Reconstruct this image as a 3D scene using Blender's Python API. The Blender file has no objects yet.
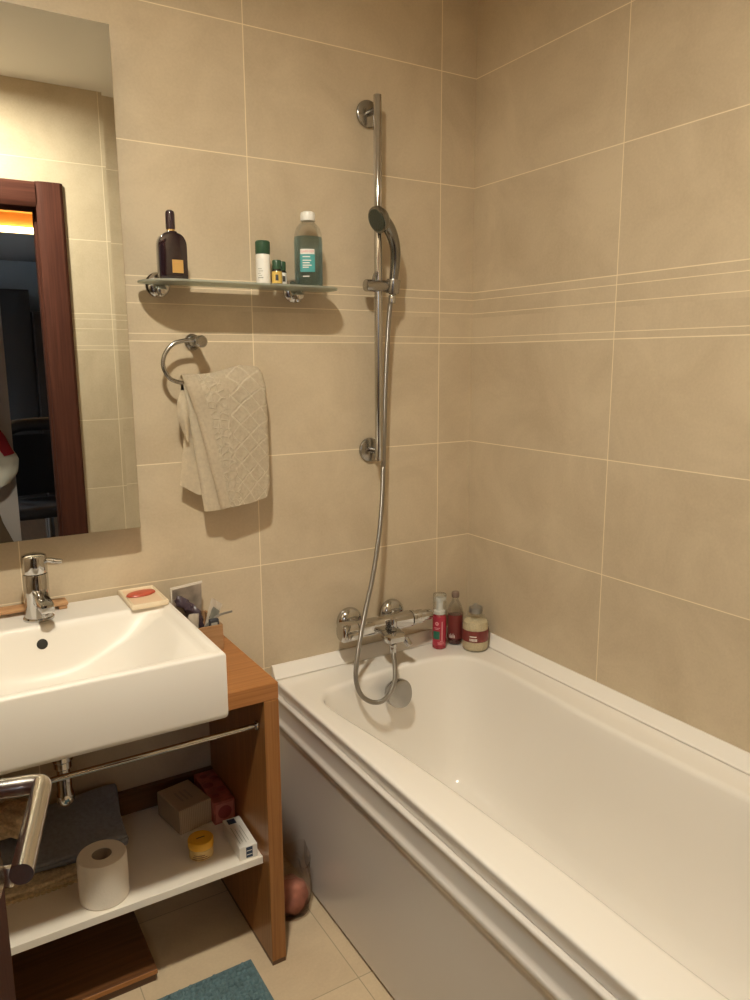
import bpy, bmesh, math, random
from mathutils import Vector, Matrix
random.seed(4)
PI = math.pi
scene = bpy.context.scene
col = scene.collection

# ------------------------------------------------------------------ materials
def nmat(name):
    m = bpy.data.materials.new(name); m.use_nodes = True
    nt = m.node_tree
    return m, nt, nt.nodes['Principled BSDF']

def setp(b, **k):
    for a, v in k.items():
        a = a.replace('_', ' ')
        if a in b.inputs: b.inputs[a].default_value = v

def plain(name, rgb, rough=0.5, metal=0.0, noise=0.0, nscale=30.0, bump=0.0, bscale=200.0, coat=0.0, spec=0.5, emit=None, estr=0.0, sss=0.0):
    m, nt, b = nmat(name)
    setp(b, Base_Color=(*rgb, 1), Roughness=rough, Metallic=metal, Coat_Weight=coat, Coat_Roughness=0.05, Specular_IOR_Level=spec)
    if emit: setp(b, Emission_Color=(*emit, 1), Emission_Strength=estr)
    tc = nt.nodes.new('ShaderNodeTexCoord')
    if noise:
        n = nt.nodes.new('ShaderNodeTexNoise'); n.inputs['Scale'].default_value = nscale; n.inputs['Detail'].default_value = 5
        r = nt.nodes.new('ShaderNodeValToRGB')
        r.color_ramp.elements[0].position = .3; r.color_ramp.elements[1].position = .7
        r.color_ramp.elements[0].color = (*[c*(1-noise) for c in rgb], 1)
        r.color_ramp.elements[1].color = (*[min(1, c*(1+noise)) for c in rgb], 1)
        nt.links.new(tc.outputs['Object'], n.inputs['Vector']); nt.links.new(n.outputs['Fac'], r.inputs['Fac'])
        nt.links.new(r.outputs['Color'], b.inputs['Base Color'])
    if bump:
        n = nt.nodes.new('ShaderNodeTexNoise'); n.inputs['Scale'].default_value = bscale; n.inputs['Detail'].default_value = 3
        bp = nt.nodes.new('ShaderNodeBump'); bp.inputs['Strength'].default_value = bump; bp.inputs['Distance'].default_value = .002
        nt.links.new(tc.outputs['Object'], n.inputs['Vector']); nt.links.new(n.outputs['Fac'], bp.inputs['Height'])
        nt.links.new(bp.outputs['Normal'], b.inputs['Normal'])
    return m

def see_through(name, rgb, rough=0.05, clear=0.5, tint=(1, 1, 1), ior=1.45):
    """glass or clear plastic mixed with plain transparency"""
    m, nt, b = nmat(name)
    setp(b, Base_Color=(*rgb, 1), Roughness=rough, Transmission_Weight=1.0, IOR=ior)
    t = nt.nodes.new('ShaderNodeBsdfTransparent'); t.inputs['Color'].default_value = (*tint, 1)
    mx = nt.nodes.new('ShaderNodeMixShader'); mx.inputs['Fac'].default_value = clear
    nt.links.new(b.outputs[0], mx.inputs[1]); nt.links.new(t.outputs[0], mx.inputs[2])
    nt.links.new(mx.outputs[0], nt.nodes['Material Output'].inputs['Surface'])
    return m

class NB:
    def __init__(s, nt): s.nt = nt
    def v(s, x):
        if isinstance(x, (int, float)):
            n = s.nt.nodes.new('ShaderNodeValue'); n.outputs[0].default_value = x; return n.outputs[0]
        return x
    def m(s, op, a, b=None, clamp=False):
        n = s.nt.nodes.new('ShaderNodeMath'); n.operation = op; n.use_clamp = clamp
        for i, x in enumerate((a, b)):
            if x is None: continue
            if isinstance(x, (int, float)): n.inputs[i].default_value = x
            else: s.nt.links.new(x, n.inputs[i])
        return n.outputs[0]
    def pingdist(s, x, period):       # distance to nearest multiple of period
        f = s.m('FRACT', s.m('DIVIDE', x, period))
        g = s.m('MINIMUM', f, s.m('SUBTRACT', 1.0, f))
        return s.m('MULTIPLY', g, period)

TILE_H, BORD, BB = 0.3027, 0.1528, 1.49
def tile_mat(name, axis, off, floor=False, width=0.6):
    """stone coloured wall tiles: fine pale joints, a narrow lined border row; joints from object coordinates"""
    m, nt, b = nmat(name); nb = NB(nt)
    tc = nt.nodes.new('ShaderNodeTexCoord'); sx = nt.nodes.new('ShaderNodeSeparateXYZ')
    nt.links.new(tc.outputs['Object'], sx.inputs[0])
    h = sx.outputs[axis]
    hh = nb.m('SUBTRACT', h, off)
    dv = nb.pingdist(hh, width)
    lw = 0.0013
    cellu = nb.m('FLOOR', nb.m('DIVIDE', hh, width))
    if not floor:
        z = nb.m('SUBTRACT', sx.outputs[2], BB)
        up = nb.m('GREATER_THAN', z, BORD*0.5)
        zz = nb.m('SUBTRACT', z, nb.m('MULTIPLY', up, BORD))
        dz = nb.pingdist(zz, TILE_H)
        inb = nb.m('MULTIPLY', nb.m('GREATER_THAN', z, 0.0), nb.m('LESS_THAN', z, BORD))
        dz = nb.m('ADD', dz, nb.m('MULTIPLY', inb, 1.0))
        d0 = nb.m('ABSOLUTE', z); d1 = nb.m('ABSOLUTE', nb.m('SUBTRACT', z, BORD))
        dz = nb.m('MINIMUM', dz, nb.m('MINIMUM', d0, d1))
        for q in (.0182, .0895, .130):
            dz = nb.m('MINIMUM', dz, nb.m('ADD', nb.m('ABSOLUTE', nb.m('SUBTRACT', z, q)), .00035))
        cellz = nb.m('ADD', nb.m('FLOOR', nb.m('DIVIDE', zz, TILE_H)), nb.m('MULTIPLY', up, 7.3))
    else:
        z = nb.m('SUBTRACT', sx.outputs[1], -0.54)
        dz = nb.pingdist(z, 0.45)
        cellz = nb.m('FLOOR', nb.m('DIVIDE', z, 0.45))
    d = nb.m('MINIMUM', dv, dz)
    joint = nb.m('SUBTRACT', 1.0, nb.m('DIVIDE', nb.m('SUBTRACT', d, lw*0.6), lw*0.7), True)
    joint = nb.m('MINIMUM', nb.m('MAXIMUM', joint, 0.0), 1.0)
    # mottled stone look
    rnd = nt.nodes.new('ShaderNodeTexWhiteNoise'); rnd.noise_dimensions = '2D'
    cv = nt.nodes.new('ShaderNodeCombineXYZ'); nt.links.new(cellu, cv.inputs[0]); nt.links.new(cellz, cv.inputs[1])
    nt.links.new(cv.outputs[0], rnd.inputs['Vector'])
    shift = nt.nodes.new('ShaderNodeVectorMath'); shift.operation = 'MULTIPLY_ADD'
    nt.links.new(rnd.outputs['Color'], shift.inputs[0]); shift.inputs[1].default_value = (7, 7, 7)
    nt.links.new(tc.outputs['Object'], shift.inputs[2])
    n1 = nt.nodes.new('ShaderNodeTexNoise'); n1.inputs['Scale'].default_value = 4.2; n1.inputs['Detail'].default_value = 8; n1.inputs['Roughness'].default_value = .62; n1.inputs['Distortion'].default_value = .6
    n2 = nt.nodes.new('ShaderNodeTexNoise'); n2.inputs['Scale'].default_value = 160; n2.inputs['Detail'].default_value = 2
    nt.links.new(shift.outputs[0], n1.inputs['Vector']); nt.links.new(tc.outputs['Object'], n2.inputs['Vector'])
    f = nb.m('ADD', nb.m('MULTIPLY', n1.outputs['Fac'], .8), nb.m('MULTIPLY', n2.outputs['Fac'], .2))
    r = nt.nodes.new('ShaderNodeValToRGB')
    lo, hi = ((.510, .418, .295), (.626, .526, .384)) if not floor else ((.59, .46, .31), (.71, .575, .40))
    r.color_ramp.elements[0].position = .33; r.color_ramp.elements[0].color = (*lo, 1)
    r.color_ramp.elements[1].position = .62; r.color_ramp.elements[1].color = (*hi, 1)
    nt.links.new(f, r.inputs['Fac'])
    mx = nt.nodes.new('ShaderNodeMix'); mx.data_type = 'RGBA'
    nt.links.new(joint, mx.inputs['Factor']); nt.links.new(r.outputs['Color'], mx.inputs[6])
    mx.inputs[7].default_value = (.86, .75, .56, 1) if not floor else (.42, .34, .23, 1)
    nt.links.new(mx.outputs[2], b.inputs['Base Color'])
    rr = nb.m('ADD', .34, nb.m('MULTIPLY', joint, .4)); nt.links.new(rr, b.inputs['Roughness'])
    bp = nt.nodes.new('ShaderNodeBump'); bp.inputs['Strength'].default_value = .25; bp.inputs['Distance'].default_value = .001
    hgt = nb.m('SUBTRACT', nb.m('MULTIPLY', n2.outputs['Fac'], .25), joint)
    nt.links.new(hgt, bp.inputs['Height']); nt.links.new(bp.outputs['Normal'], b.inputs['Normal'])
    setp(b, Specular_IOR_Level=.4)
    return m

def wood_mat(name, lo, hi, grain=(1.2, 40, 40), rough=.35, spec=.4):
    m, nt, b = nmat(name)
    tc = nt.nodes.new('ShaderNodeTexCoord'); mp = nt.nodes.new('ShaderNodeMapping'); mp.inputs['Scale'].default_value = grain
    n = nt.nodes.new('ShaderNodeTexNoise'); n.inputs['Scale'].default_value = 2.4; n.inputs['Detail'].default_value = 6; n.inputs['Roughness'].default_value = .6; n.inputs['Distortion'].default_value = .3
    r = nt.nodes.new('ShaderNodeValToRGB'); r.color_ramp.elements[0].position = .34; r.color_ramp.elements[1].position = .66
    r.color_ramp.elements[0].color = (*lo, 1); r.color_ramp.elements[1].color = (*hi, 1)
    nt.links.new(tc.outputs['Object'], mp.inputs[0]); nt.links.new(mp.outputs[0], n.inputs['Vector'])
    nt.links.new(n.outputs['Fac'], r.inputs['Fac']); nt.links.new(r.outputs['Color'], b.inputs['Base Color'])
    setp(b, Roughness=rough, Specular_IOR_Level=spec)
    return m

def bands_mat(name, stops, axis=2, rough=.45, noise=0.0):
    """colour in printed bands along an object axis: stops = [(pos, rgb)] constant"""
    m, nt, b = nmat(name)
    tc = nt.nodes.new('ShaderNodeTexCoord'); sx = nt.nodes.new('ShaderNodeSeparateXYZ'); nt.links.new(tc.outputs['Generated'], sx.inputs[0])
    r = nt.nodes.new('ShaderNodeValToRGB'); r.color_ramp.interpolation = 'CONSTANT'
    while len(r.color_ramp.elements) < len(stops): r.color_ramp.elements.new(.5)
    for e, (p, c) in zip(r.color_ramp.elements, stops): e.position = p; e.color = (*c, 1)
    nt.links.new(sx.outputs[axis], r.inputs['Fac']); nt.links.new(r.outputs['Color'], b.inputs['Base Color'])
    setp(b, Roughness=rough)
    return m

M = {}
M['tile_back'] = tile_mat('tile_back', 0, -.125)
M['tile_right'] = tile_mat('tile_right', 1, -.5636)
M['tile_front'] = tile_mat('tile_front', 0, -.725)
M['tile_left'] = tile_mat('tile_left', 1, -.3)
M['tile_floor'] = tile_mat('tile_floor', 0, -.733, True, .45)
M['ceiling'] = plain('ceiling_paint', (.80, .78, .74), .85, bump=.1, bscale=300)
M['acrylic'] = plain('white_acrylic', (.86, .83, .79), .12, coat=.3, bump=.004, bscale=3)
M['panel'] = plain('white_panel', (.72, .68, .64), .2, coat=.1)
M['ceramic'] = plain('white_ceramic', (.80, .765, .715), .36, spec=.42)
M['pvc'] = plain('white_strip', (.87, .84, .80), .3)
M['chrome'] = plain('chrome', (.56, .555, .55), .08, 1.0)
M['chrome_soft'] = plain('brushed_chrome', (.40, .39, .375), .22, 1.0)
M['steel'] = plain('satin_steel', (.70, .68, .65), .2, 1.0)
M['darkhole'] = plain('dark_hole', (.02, .018, .015), .5)
M['mirror'] = plain('mirror_silver', (.86, .90, .89), .0, 1.0)
M['mirror_edge'] = plain('mirror_edge', (.75, .80, .74), .15, 0.6)
M['mdf'] = plain('dark_board', (.10, .07, .05), .7)
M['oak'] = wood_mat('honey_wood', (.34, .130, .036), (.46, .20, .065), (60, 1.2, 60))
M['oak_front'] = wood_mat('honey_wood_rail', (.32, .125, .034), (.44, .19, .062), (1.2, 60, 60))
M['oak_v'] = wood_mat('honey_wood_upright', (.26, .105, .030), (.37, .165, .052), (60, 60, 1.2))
M['oak_dark'] = wood_mat('brown_wood', (.11, .045, .018), (.17, .072, .028), (1.2, 40, 40))
M['foot'] = plain('dark_foot', (.12, .06, .03), .5)
M['white_shelf'] = plain('white_laminate', (.86, .81, .73), .4)
M['door_wood'] = wood_mat('mahogany', (.062, .021, .014), (.098, .034, .022), (40, 40, 1.4), .6, .12)
M['door_wood_h'] = wood_mat('mahogany_head', (.062, .021, .014), (.098, .034, .022), (1.4, 40, 40), .6, .12)
M['glass'] = see_through('shelf_glass', (.80, .84, .76), .45, .30, (.66, .70, .62))
M['glass'].node_tree.nodes['Principled BSDF'].inputs['Transmission Weight'].default_value = .62
M['glass_edge'] = see_through('shelf_glass_edge', (.42, .60, .52), .2, .15, (.6, .75, .68))
M['clear'] = see_through('clear_plastic', (.92, .95, .95), .06, .7, (.97, .98, .98))
M['clear_bag'] = see_through('clear_film', (.95, .92, .90), .14, .60, (.96, .93, .91), 1.12)
M['bluewater'] = see_through('blue_water', (.70, .86, .95), .05, .62, (.62, .80, .88), 1.33)
M['perf'] = plain('plum_glass', (.020, .010, .014), .08, coat=1.0)
M['perf_cap'] = plain('plum_cap', (.030, .013, .022), .18, coat=.6)
M['gold'] = plain('gold_label', (.72, .45, .16), .35, .5)
M['gold_ring'] = plain('gold_ring', (.75, .55, .25), .25, 1.0)
M['green_cap'] = plain('green_cap', (.030, .085, .045), .4)
M['white_print'] = plain('white_print', (.82, .80, .75), .4)
M['grey_print'] = plain('grey_print', (.40, .40, .36), .5)
M['dark_print'] = plain('dark_print', (.05, .05, .05), .5)
M['amber'] = plain('dark_vial', (.018, .02, .012), .12, coat=.5)
M['vial_gold'] = plain('yellow_label', (.72, .50, .13), .45, noise=.12, nscale=90)
M['teal_label'] = plain('teal_label', (.08, .36, .38), .4)
M['white_cap'] = plain('white_cap', (.82, .82, .79), .35)
M['red_liquid'] = plain('red_liquid', (.30, .015, .03), .15, coat=.6)
M['red_label'] = plain('red_label', (.40, .025, .055), .35)
M['pink_print'] = plain('pink_print', (.75, .33, .36), .4)
M['green_print'] = plain('green_print', (.02, .14, .09), .4)
M['maroon'] = plain('maroon_liquid', (.10, .015, .015), .15, coat=.5)
M['maroon_label'] = plain('maroon_label', (.19, .035, .030), .45)
M['stopper'] = plain('brown_stopper', (.20, .14, .11), .3)
M['cream'] = plain('cream_salts', (.78, .66, .44), .6, noise=.12, nscale=220, bump=.2, bscale=500)
M['grey_lid'] = plain('grey_lid', (.34, .33, .31), .3, .7)
M['dish'] = plain('cream_dish', (.80, .68, .50), .35)
M['soap'] = plain('red_soap', (.52, .09, .05), .35)
M['dish_in'] = plain('peach_dish_inside', (.80, .60, .42), .35)
M['ply'] = wood_mat('light_wood', (.34, .19, .09), (.45, .27, .14), (3, 30, 30), .55)
M['tray'] = wood_mat('tray_wood', (.42, .22, .10), (.56, .33, .17), (2, 30, 30), .5)
M['tp'] = plain('tissue_paper', (.84, .78, .69), .95, bump=.35, bscale=160)
M['card'] = plain('cardboard', (.36, .29, .22), .9)
M['blue_cloth'] = plain('blue_terry', (.27, .30, .38), .95, noise=.15, nscale=120, bump=.8, bscale=350)
M['lace'] = plain('beige_lace', (.70, .58, .41), .95, noise=.25, nscale=150, bump=.9, bscale=220)
M['jar_yellow'] = plain('yellow_lid', (.80, .43, .03), .35)
M['jar_body'] = plain('jar_cream', (.72, .52, .20), .35)
M['med_white'] = plain('white_carton', (.80, .78, .74), .45)
M['med_blue'] = plain('navy_print', (.02, .045, .10), .4)
M['pink_box'] = plain('pink_carton', (.46, .12, .095), .5, noise=.3, nscale=45)
M['pink_panel'] = plain('rose_panel', (.56, .20, .16), .5)
M['rose'] = plain('rose_print', (.33, .06, .055), .5)
M['mat_teal'] = plain('teal_chenille', (.125, .205, .23), .95, noise=.2, nscale=60)
M['towel_plain'] = plain('beige_terry_inside', (.78, .70, .56), .95, noise=.06, nscale=130, bump=.5, bscale=300)
M['pink_stuff'] = plain('pink_cloth', (.50, .20, .14), .8, noise=.35, nscale=22)
M['hall_wall'] = plain('grey_wall', (.42, .45, .47), .8)
M['hall_ceiling'] = plain('grey_ceiling', (.50, .48, .47), .8)
M['hall_floor'] = wood_mat('dark_floor', (.06, .035, .02), (.11, .065, .035), (30, 1, 1), .4)
M['wardrobe'] = wood_mat('dark_brown', (.022, .016, .014), (.034, .024, .02), (30, 30, 1), .4)
M['wardrobe_side'] = plain('charcoal_front', (.055, .055, .058), .5)
M['black'] = plain('black_leather', (.026, .026, .030), .6)
M['pale_door'] = plain('pale_panel', (.62, .55, .52), .5)
M['jacket'] = plain('white_fabric', (.80, .74, .62), .8, bump=.4, bscale=60)
M['jacket_red'] = plain('red_fabric', (.45, .02, .035), .7)
M['trousers'] = plain('brown_fabric', (.12, .075, .04), .85)
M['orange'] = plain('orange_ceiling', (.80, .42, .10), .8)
M['led'] = plain('led_strip', (1, .8, .5), .5, emit=(1.0, .72, .36), estr=14)
M['lamp'] = plain('lamp_glow', (1, .9, .7), .5, emit=(1.0, .925, .75), estr=945)
M['lamp_ring'] = plain('lamp_ring', (.75, .73, .70), .3, .8)
M['foil'] = plain('silver_foil', (.55, .50, .46), .3, .6, noise=.3, nscale=40, bump=.8, bscale=40)
M['dark_pack'] = plain('dark_packet', (.035, .04, .055), .35)
M['purple_pack'] = plain('purple_packet', (.065, .045, .065), .4)
M['print_white'] = plain('white_sachet', (.78, .72, .64), .4)

# --------------------------------------------------------------- mesh helpers
def bm_to(name, bm, mat, parent=None, sharp=35, smooth=True):
    me = bpy.data.meshes.new(name); bm.normal_update(); bm.to_mesh(me); bm.free()
    if isinstance(mat, (list, tuple)):
        for x in mat: me.materials.append(x)
    else: me.materials.append(mat)
    if smooth:
        for p in me.polygons: p.use_smooth = True
        me.set_sharp_from_angle(angle=math.radians(sharp))
    o = bpy.data.objects.new(name, me); col.objects.link(o)
    if parent is not None: o.parent = parent
    return o

def part(name, bm, mat, root, world=True, **k):
    """a part; world=True: the bmesh is in world space, the root is unrotated"""
    if world and root is not None:
        base = root.location.copy()
        if root.parent: base += root.parent.location
        bmesh.ops.translate(bm, verts=bm.verts, vec=-base)
    return bm_to(name, bm, mat, root, **k)

def sub(name, bm, mat, par, root, world=True, **k):
    """a piece of a part; parts sit at their root's origin so the frame is the root's"""
    if world: bmesh.ops.translate(bm, verts=bm.verts, vec=-root.location)
    return bm_to(name, bm, mat, par, **k)

def tag(o, label, cat, group=None, kind=None):
    if label: o['label'] = label
    if cat: o['category'] = cat
    if group: o['group'] = group
    if kind: o['kind'] = kind
    return o

def thing(name, loc, label, cat, rotz=0, group=None, kind=None):
    o = bpy.data.objects.new(name, None); col.objects.link(o); o.empty_display_size = .05
    o.location = loc; o.rotation_euler = (0, 0, rotz)
    return tag(o, label, cat, group, kind)

def box(x0, x1, y0, y1, z0, z1, bev=0.0, seg=2, bm=None):
    b2 = bmesh.new()
    bmesh.ops.create_cube(b2, size=1)
    bmesh.ops.scale(b2, vec=(x1-x0, y1-y0, z1-z0), verts=b2.verts)
    bmesh.ops.translate(b2, vec=((x0+x1)/2, (y0+y1)/2, (z0+z1)/2), verts=b2.verts)
    if bev: bmesh.ops.bevel(b2, geom=b2.edges[:], offset=bev, segments=seg, profile=.5, affect='EDGES')
    return merge(bm, b2)

def merge(bm, b2):
    if bm is None: return b2
    me = bpy.data.meshes.new('tmp'); b2.to_mesh(me); b2.free(); bm.from_mesh(me); bpy.data.meshes.remove(me)
    return bm

def frame_from(axis):
    a = Vector(axis).normalized()
    t = Vector((0, 0, 1)) if abs(a.z) < .9 else Vector((1, 0, 0))
    u = a.cross(t).normalized(); v = a.cross(u).normalized()
    return u, v, a

def lathe(profile, center=(0, 0, 0), axis=(0, 0, 1), n=40, sx=1.0, sy=1.0, bm=None, cap=True):
    """profile [(r, h)] revolved round the axis"""
    b2 = bmesh.new(); c = Vector(center)
    if tuple(axis) == (0, 0, 1): u, v, a = Vector((1, 0, 0)), Vector((0, 1, 0)), Vector((0, 0, 1))
    else: u, v, a = frame_from(axis)
    rings = []
    for r, h in profile:
        if r < 1e-6: rings.append([b2.verts.new(c + a*h)])
        else: rings.append([b2.verts.new(c + a*h + u*(r*sx*math.cos(2*PI*i/n)) + v*(r*sy*math.sin(2*PI*i/n))) for i in range(n)])
    for A, B in zip(rings, rings[1:]):
        for i in range(n):
            j = (i+1) % n
            if len(A) == 1 and len(B) == 1: continue
            if len(A) == 1: b2.faces.new((A[0], B[i], B[j]))
            elif len(B) == 1: b2.faces.new((A[i], A[j], B[0]))
            else: b2.faces.new((A[i], A[j], B[j], B[i]))
    if cap:
        if len(rings[0]) > 1: b2.faces.new(rings[0][::-1])
        if len(rings[-1]) > 1: b2.faces.new(rings[-1])
    bmesh.ops.recalc_face_normals(b2, faces=b2.faces[:])
    return merge(bm, b2)

def cyl(p0, p1, r, n=28, bev=0.0, bm=None):
    p0, p1 = Vector(p0), Vector(p1); L = (p1-p0).length
    prof = [(r, 0), (r, L)] if not bev else [(r-bev, 0), (r-bev*.3, bev*.3), (r, bev), (r, L-bev), (r-bev*.3, L-bev*.3), (r-bev, L)]
    return lathe(prof, p0, tuple((p1-p0).normalized()), n, bm=bm)

def catmull(pts, k=8, closed=False):
    P = [Vector(p) for p in pts]; out = []; n = len(P)
    rng = range(n) if closed else range(n-1)
    for i in rng:
        if closed: a, b, c, d = P[(i-1) % n], P[i], P[(i+1) % n], P[(i+2) % n]
        else: a, b, c, d = P[max(i-1, 0)], P[i], P[i+1], P[min(i+2, n-1)]
        for j in range(k):
            t = j/k
            out.append(.5*((2*b) + (c-a)*t + (2*a-5*b+4*c-d)*t*t + (3*b-a-3*c+d)*t**3))
    if not closed: out.append(P[-1])
    return out

def tube(path, r, n=14, bm=None, cap=True):
    """r may be a number or a function of 0..1"""
    b2 = bmesh.new(); P = [Vector(p) for p in path]; rings = []
    up = None
    for i, p in enumerate(P):
        t = (P[min(i+1, len(P)-1)] - P[max(i-1, 0)]).normalized()
        if up is None:
            u, v, _ = frame_from(t)
        else:
            u = (up - t*up.dot(t)).normalized(); v = t.cross(u)
        up = u
        rr = r(i/(len(P)-1)) if callable(r) else r
        rings.append([b2.verts.new(p + u*(rr*math.cos(2*PI*k/n)) + v*(rr*math.sin(2*PI*k/n))) for k in range(n)])
    for A, B in zip(rings, rings[1:]):
        for k in range(n):
            j = (k+1) % n; b2.faces.new((A[k], A[j], B[j], B[k]))
    if cap:
        b2.faces.new(rings[0][::-1]); b2.faces.new(rings[-1])
    bmesh.ops.recalc_face_normals(b2, faces=b2.faces[:])
    return merge(bm, b2)

def prism(outline, vec, bm=None, bev=0.0, seg=2):
    """closed outline of 3-D points pushed along vec"""
    b2 = bmesh.new(); v = [b2.verts.new(p) for p in outline]
    f = b2.faces.new(v)
    r = bmesh.ops.extrude_face_region(b2, geom=[f])
    bmesh.ops.translate(b2, vec=vec, verts=[x for x in r['geom'] if isinstance(x, bmesh.types.BMVert)])
    bmesh.ops.recalc_face_normals(b2, faces=b2.faces[:])
    if bev:
        es = [e for e in b2.edges if len(e.link_faces) == 2 and e.calc_face_angle(0) > .9]
        bmesh.ops.bevel(b2, geom=es, offset=bev, segments=seg, profile=.5, affect='EDGES')
    return merge(bm, b2)

def grid(fn, nu, nv, bm=None, thick=0.0):
    b2 = bmesh.new()
    V = [[b2.verts.new(fn(i/nu, j/nv)) for j in range(nv+1)] for i in range(nu+1)]
    uv = b2.loops.layers.uv.new('UVMap')
    for i in range(nu):
        for j in range(nv):
            f = b2.faces.new((V[i][j], V[i+1][j], V[i+1][j+1], V[i][j+1]))
            for l, (a, c) in zip(f.loops, ((i, j), (i+1, j), (i+1, j+1), (i, j+1))): l[uv].uv = (a/nu, c/nv)
    if thick: bmesh.ops.solidify(b2, geom=b2.faces[:], thickness=thick)
    return merge(bm, b2)

def wrap_patch(c, r, z0, z1, a0, a1, n=14, off=.0004, sy=1.0, bm=None):
    """curved label on a round body; angles in radians"""
    b2 = bmesh.new(); R = r+off
    lo, hi = [], []
    for i in range(n+1):
        a = a0+(a1-a0)*i/n
        x, y = c[0]+R*math.cos(a), c[1]+R*sy*math.sin(a)
        lo.append(b2.verts.new((x, y, z0))); hi.append(b2.verts.new((x, y, z1)))
    for i in range(n): b2.faces.new((lo[i], lo[i+1], hi[i+1], hi[i]))
    return merge(bm, b2)

def text_bm(s, size, fn):
    """lettering as flat mesh, each (x, y) of the text mapped by fn to 3-D"""
    cu = bpy.data.curves.new('lettering', 'FONT'); cu.body = s; cu.size = size; cu.align_x = 'CENTER'; cu.resolution_u = 3
    o = bpy.data.objects.new('lettering', cu); col.objects.link(o)
    dg = bpy.context.evaluated_depsgraph_get()
    me = bpy.data.meshes.new_from_object(o.evaluated_get(dg))
    bm = bmesh.new(); bm.from_mesh(me)
    bpy.data.objects.remove(o); bpy.data.curves.remove(cu); bpy.data.meshes.remove(me)
    for v in bm.verts: v.co = fn(v.co.x, v.co.y)
    return bm

CAM = Vector((-1.501, -1.8956, 1.4428))
def facing(c):       # angle from a round body's axis toward the viewer's side of the room
    return math.atan2(CAM.y-c[1], CAM.x-c[0])

# ------------------------------------------------------------------- setting
XL, YF, ZC = -1.95, -1.72, 2.54
def struct(name, bm, mat, label=None, cat=None, parent=None, **k):
    o = bm_to(name, bm, mat, parent, **k)
    if parent is None: o['kind'] = 'structure'
    if label: tag(o, label, cat)
    return o
struct('floor', box(XL-.1, .1, YF-.12, .1, -.1, 0), M['tile_floor'], 'beige stone tiled bathroom floor below the vanity', 'floor', smooth=False)
struct('wall_back', box(XL-.1, .1, 0, .1, 0, ZC), M['tile_back'], 'beige tiled wall carrying mirror, shelf and shower rail', 'wall', smooth=False)
struct('wall_right', box(0, .1, YF-.12, 0, 0, ZC), M['tile_right'], 'beige tiled wall along the long side of the bathtub', 'wall', smooth=False)
struct('wall_left', box(XL-.1, XL, YF-.12, 0, 0, ZC), M['tile_left'], 'beige tiled wall left of the washbasin', 'wall', smooth=False)
struct('ceiling', box(XL-.1, .1, YF-.12, .1, ZC, ZC+.08), M['ceiling'], 'white bathroom ceiling seen in the mirror', 'ceiling', smooth=False)
OX0, OX1, OZ = -1.685, -.968, 2.085
fw = box(XL, OX0, YF-.12, YF, 0, ZC); box(OX1, 0, YF-.12, YF, 0, ZC, bm=fw); box(OX0, OX1, YF-.12, YF, OZ, ZC, bm=fw)
struct('wall_front', fw, M['tile_front'], 'beige tiled wall with the doorway, seen in the mirror', 'wall', smooth=False)

# door frame (seen in the mirror)
def jamb(xa, xb):   # moulded architrave leg on the bathroom side
    s = 1 if xb > xa else -1
    pr = [(xa, YF+.0005), (xa, YF+.012), (xa+s*.012, YF+.02), (xa+s*.03, YF+.024), (xb-s*.012, YF+.024), (xb, YF+.014), (xb, YF+.0005)]
    return pr
fr = thing('trim_1', ((OX0+OX1)/2, YF, 0), 'reddish brown wooden door frame reflected in the mirror', 'door frame', kind='structure')
part('jamb', prism([(x, y, 0) for x, y in jamb(-.997, -.892)], (0, 0, 2.158)), M['door_wood'], fr)
part('jamb', prism([(x, y, 0) for x, y in jamb(-1.655, -1.765)], (0, 0, 2.158)), M['door_wood'], fr)
part('frame_head', prism([(-1.655, y, z) for z, y in ((2.060, YF+.0005), (2.060, YF+.010), (2.072, YF+.018), (2.09, YF+.022), (2.145, YF+.022), (2.156, YF+.014), (2.156, YF+.0005))], (.657, 0, 0)), M['door_wood_h'], fr)
ln = box(OX1-.022, OX1-.0005, YF-.13, YF, 0, OZ-.001); box(OX0+.0005, OX0+.022, YF-.13, YF, 0, OZ-.001, bm=ln); box(OX0+.022, OX1-.022, YF-.13, YF, OZ-.024, OZ-.001, bm=ln)
box(OX1-.034, OX1-.022, YF-.085, YF-.045, 0, OZ-.024, bm=ln)
part('lining', ln, M['door_wood'], fr)

# open door leaf with lever handle
dr = thing('door_1', (-1.6475, -1.6955, 0), 'open reddish brown bathroom door with chrome lever at the left edge', 'door', math.radians(-14.45), kind='structure')
dlf = box(-.040, 0, .03, .728, .012, 2.045, .003); part('door_leaf', dlf, M['door_wood'], dr, world=False)
LZ = 1.0
hd = cyl((.0005, .653, LZ), (.008, .653, LZ), .026, bev=.002)
hnd = tube(catmull([(.006, .653, LZ), (.035, .653, LZ), (.050, .653, LZ), (.0605, .6505, LZ), (.0635, .640, LZ), (.0635, .62, LZ), (.0635, .50, LZ)], 6), .0102, 22)
lev = part('lever_handle', hnd, M['steel'], dr, world=False); lev['label'] = 'brushed steel lever'
bm_to('handle_rose', hd, M['steel'], lev)
tr = lathe([(.0, -.001), (.024, -.001), (.024, .006), (.021, .009), (.0, .009)], (.001, .664, .89), (1, 0, 0), 30)
tt = part('thumb_turn', tr, M['steel'], dr, world=False)
bm_to('turn_grip', box(.0095, .024, .660, .668, .878, .902, .002), M['steel'], tt)
part('latch_plate', box(-.032, -.008, .7275, .7292, .86, 1.04, .0004, 1), M['steel'], dr, world=False)

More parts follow.
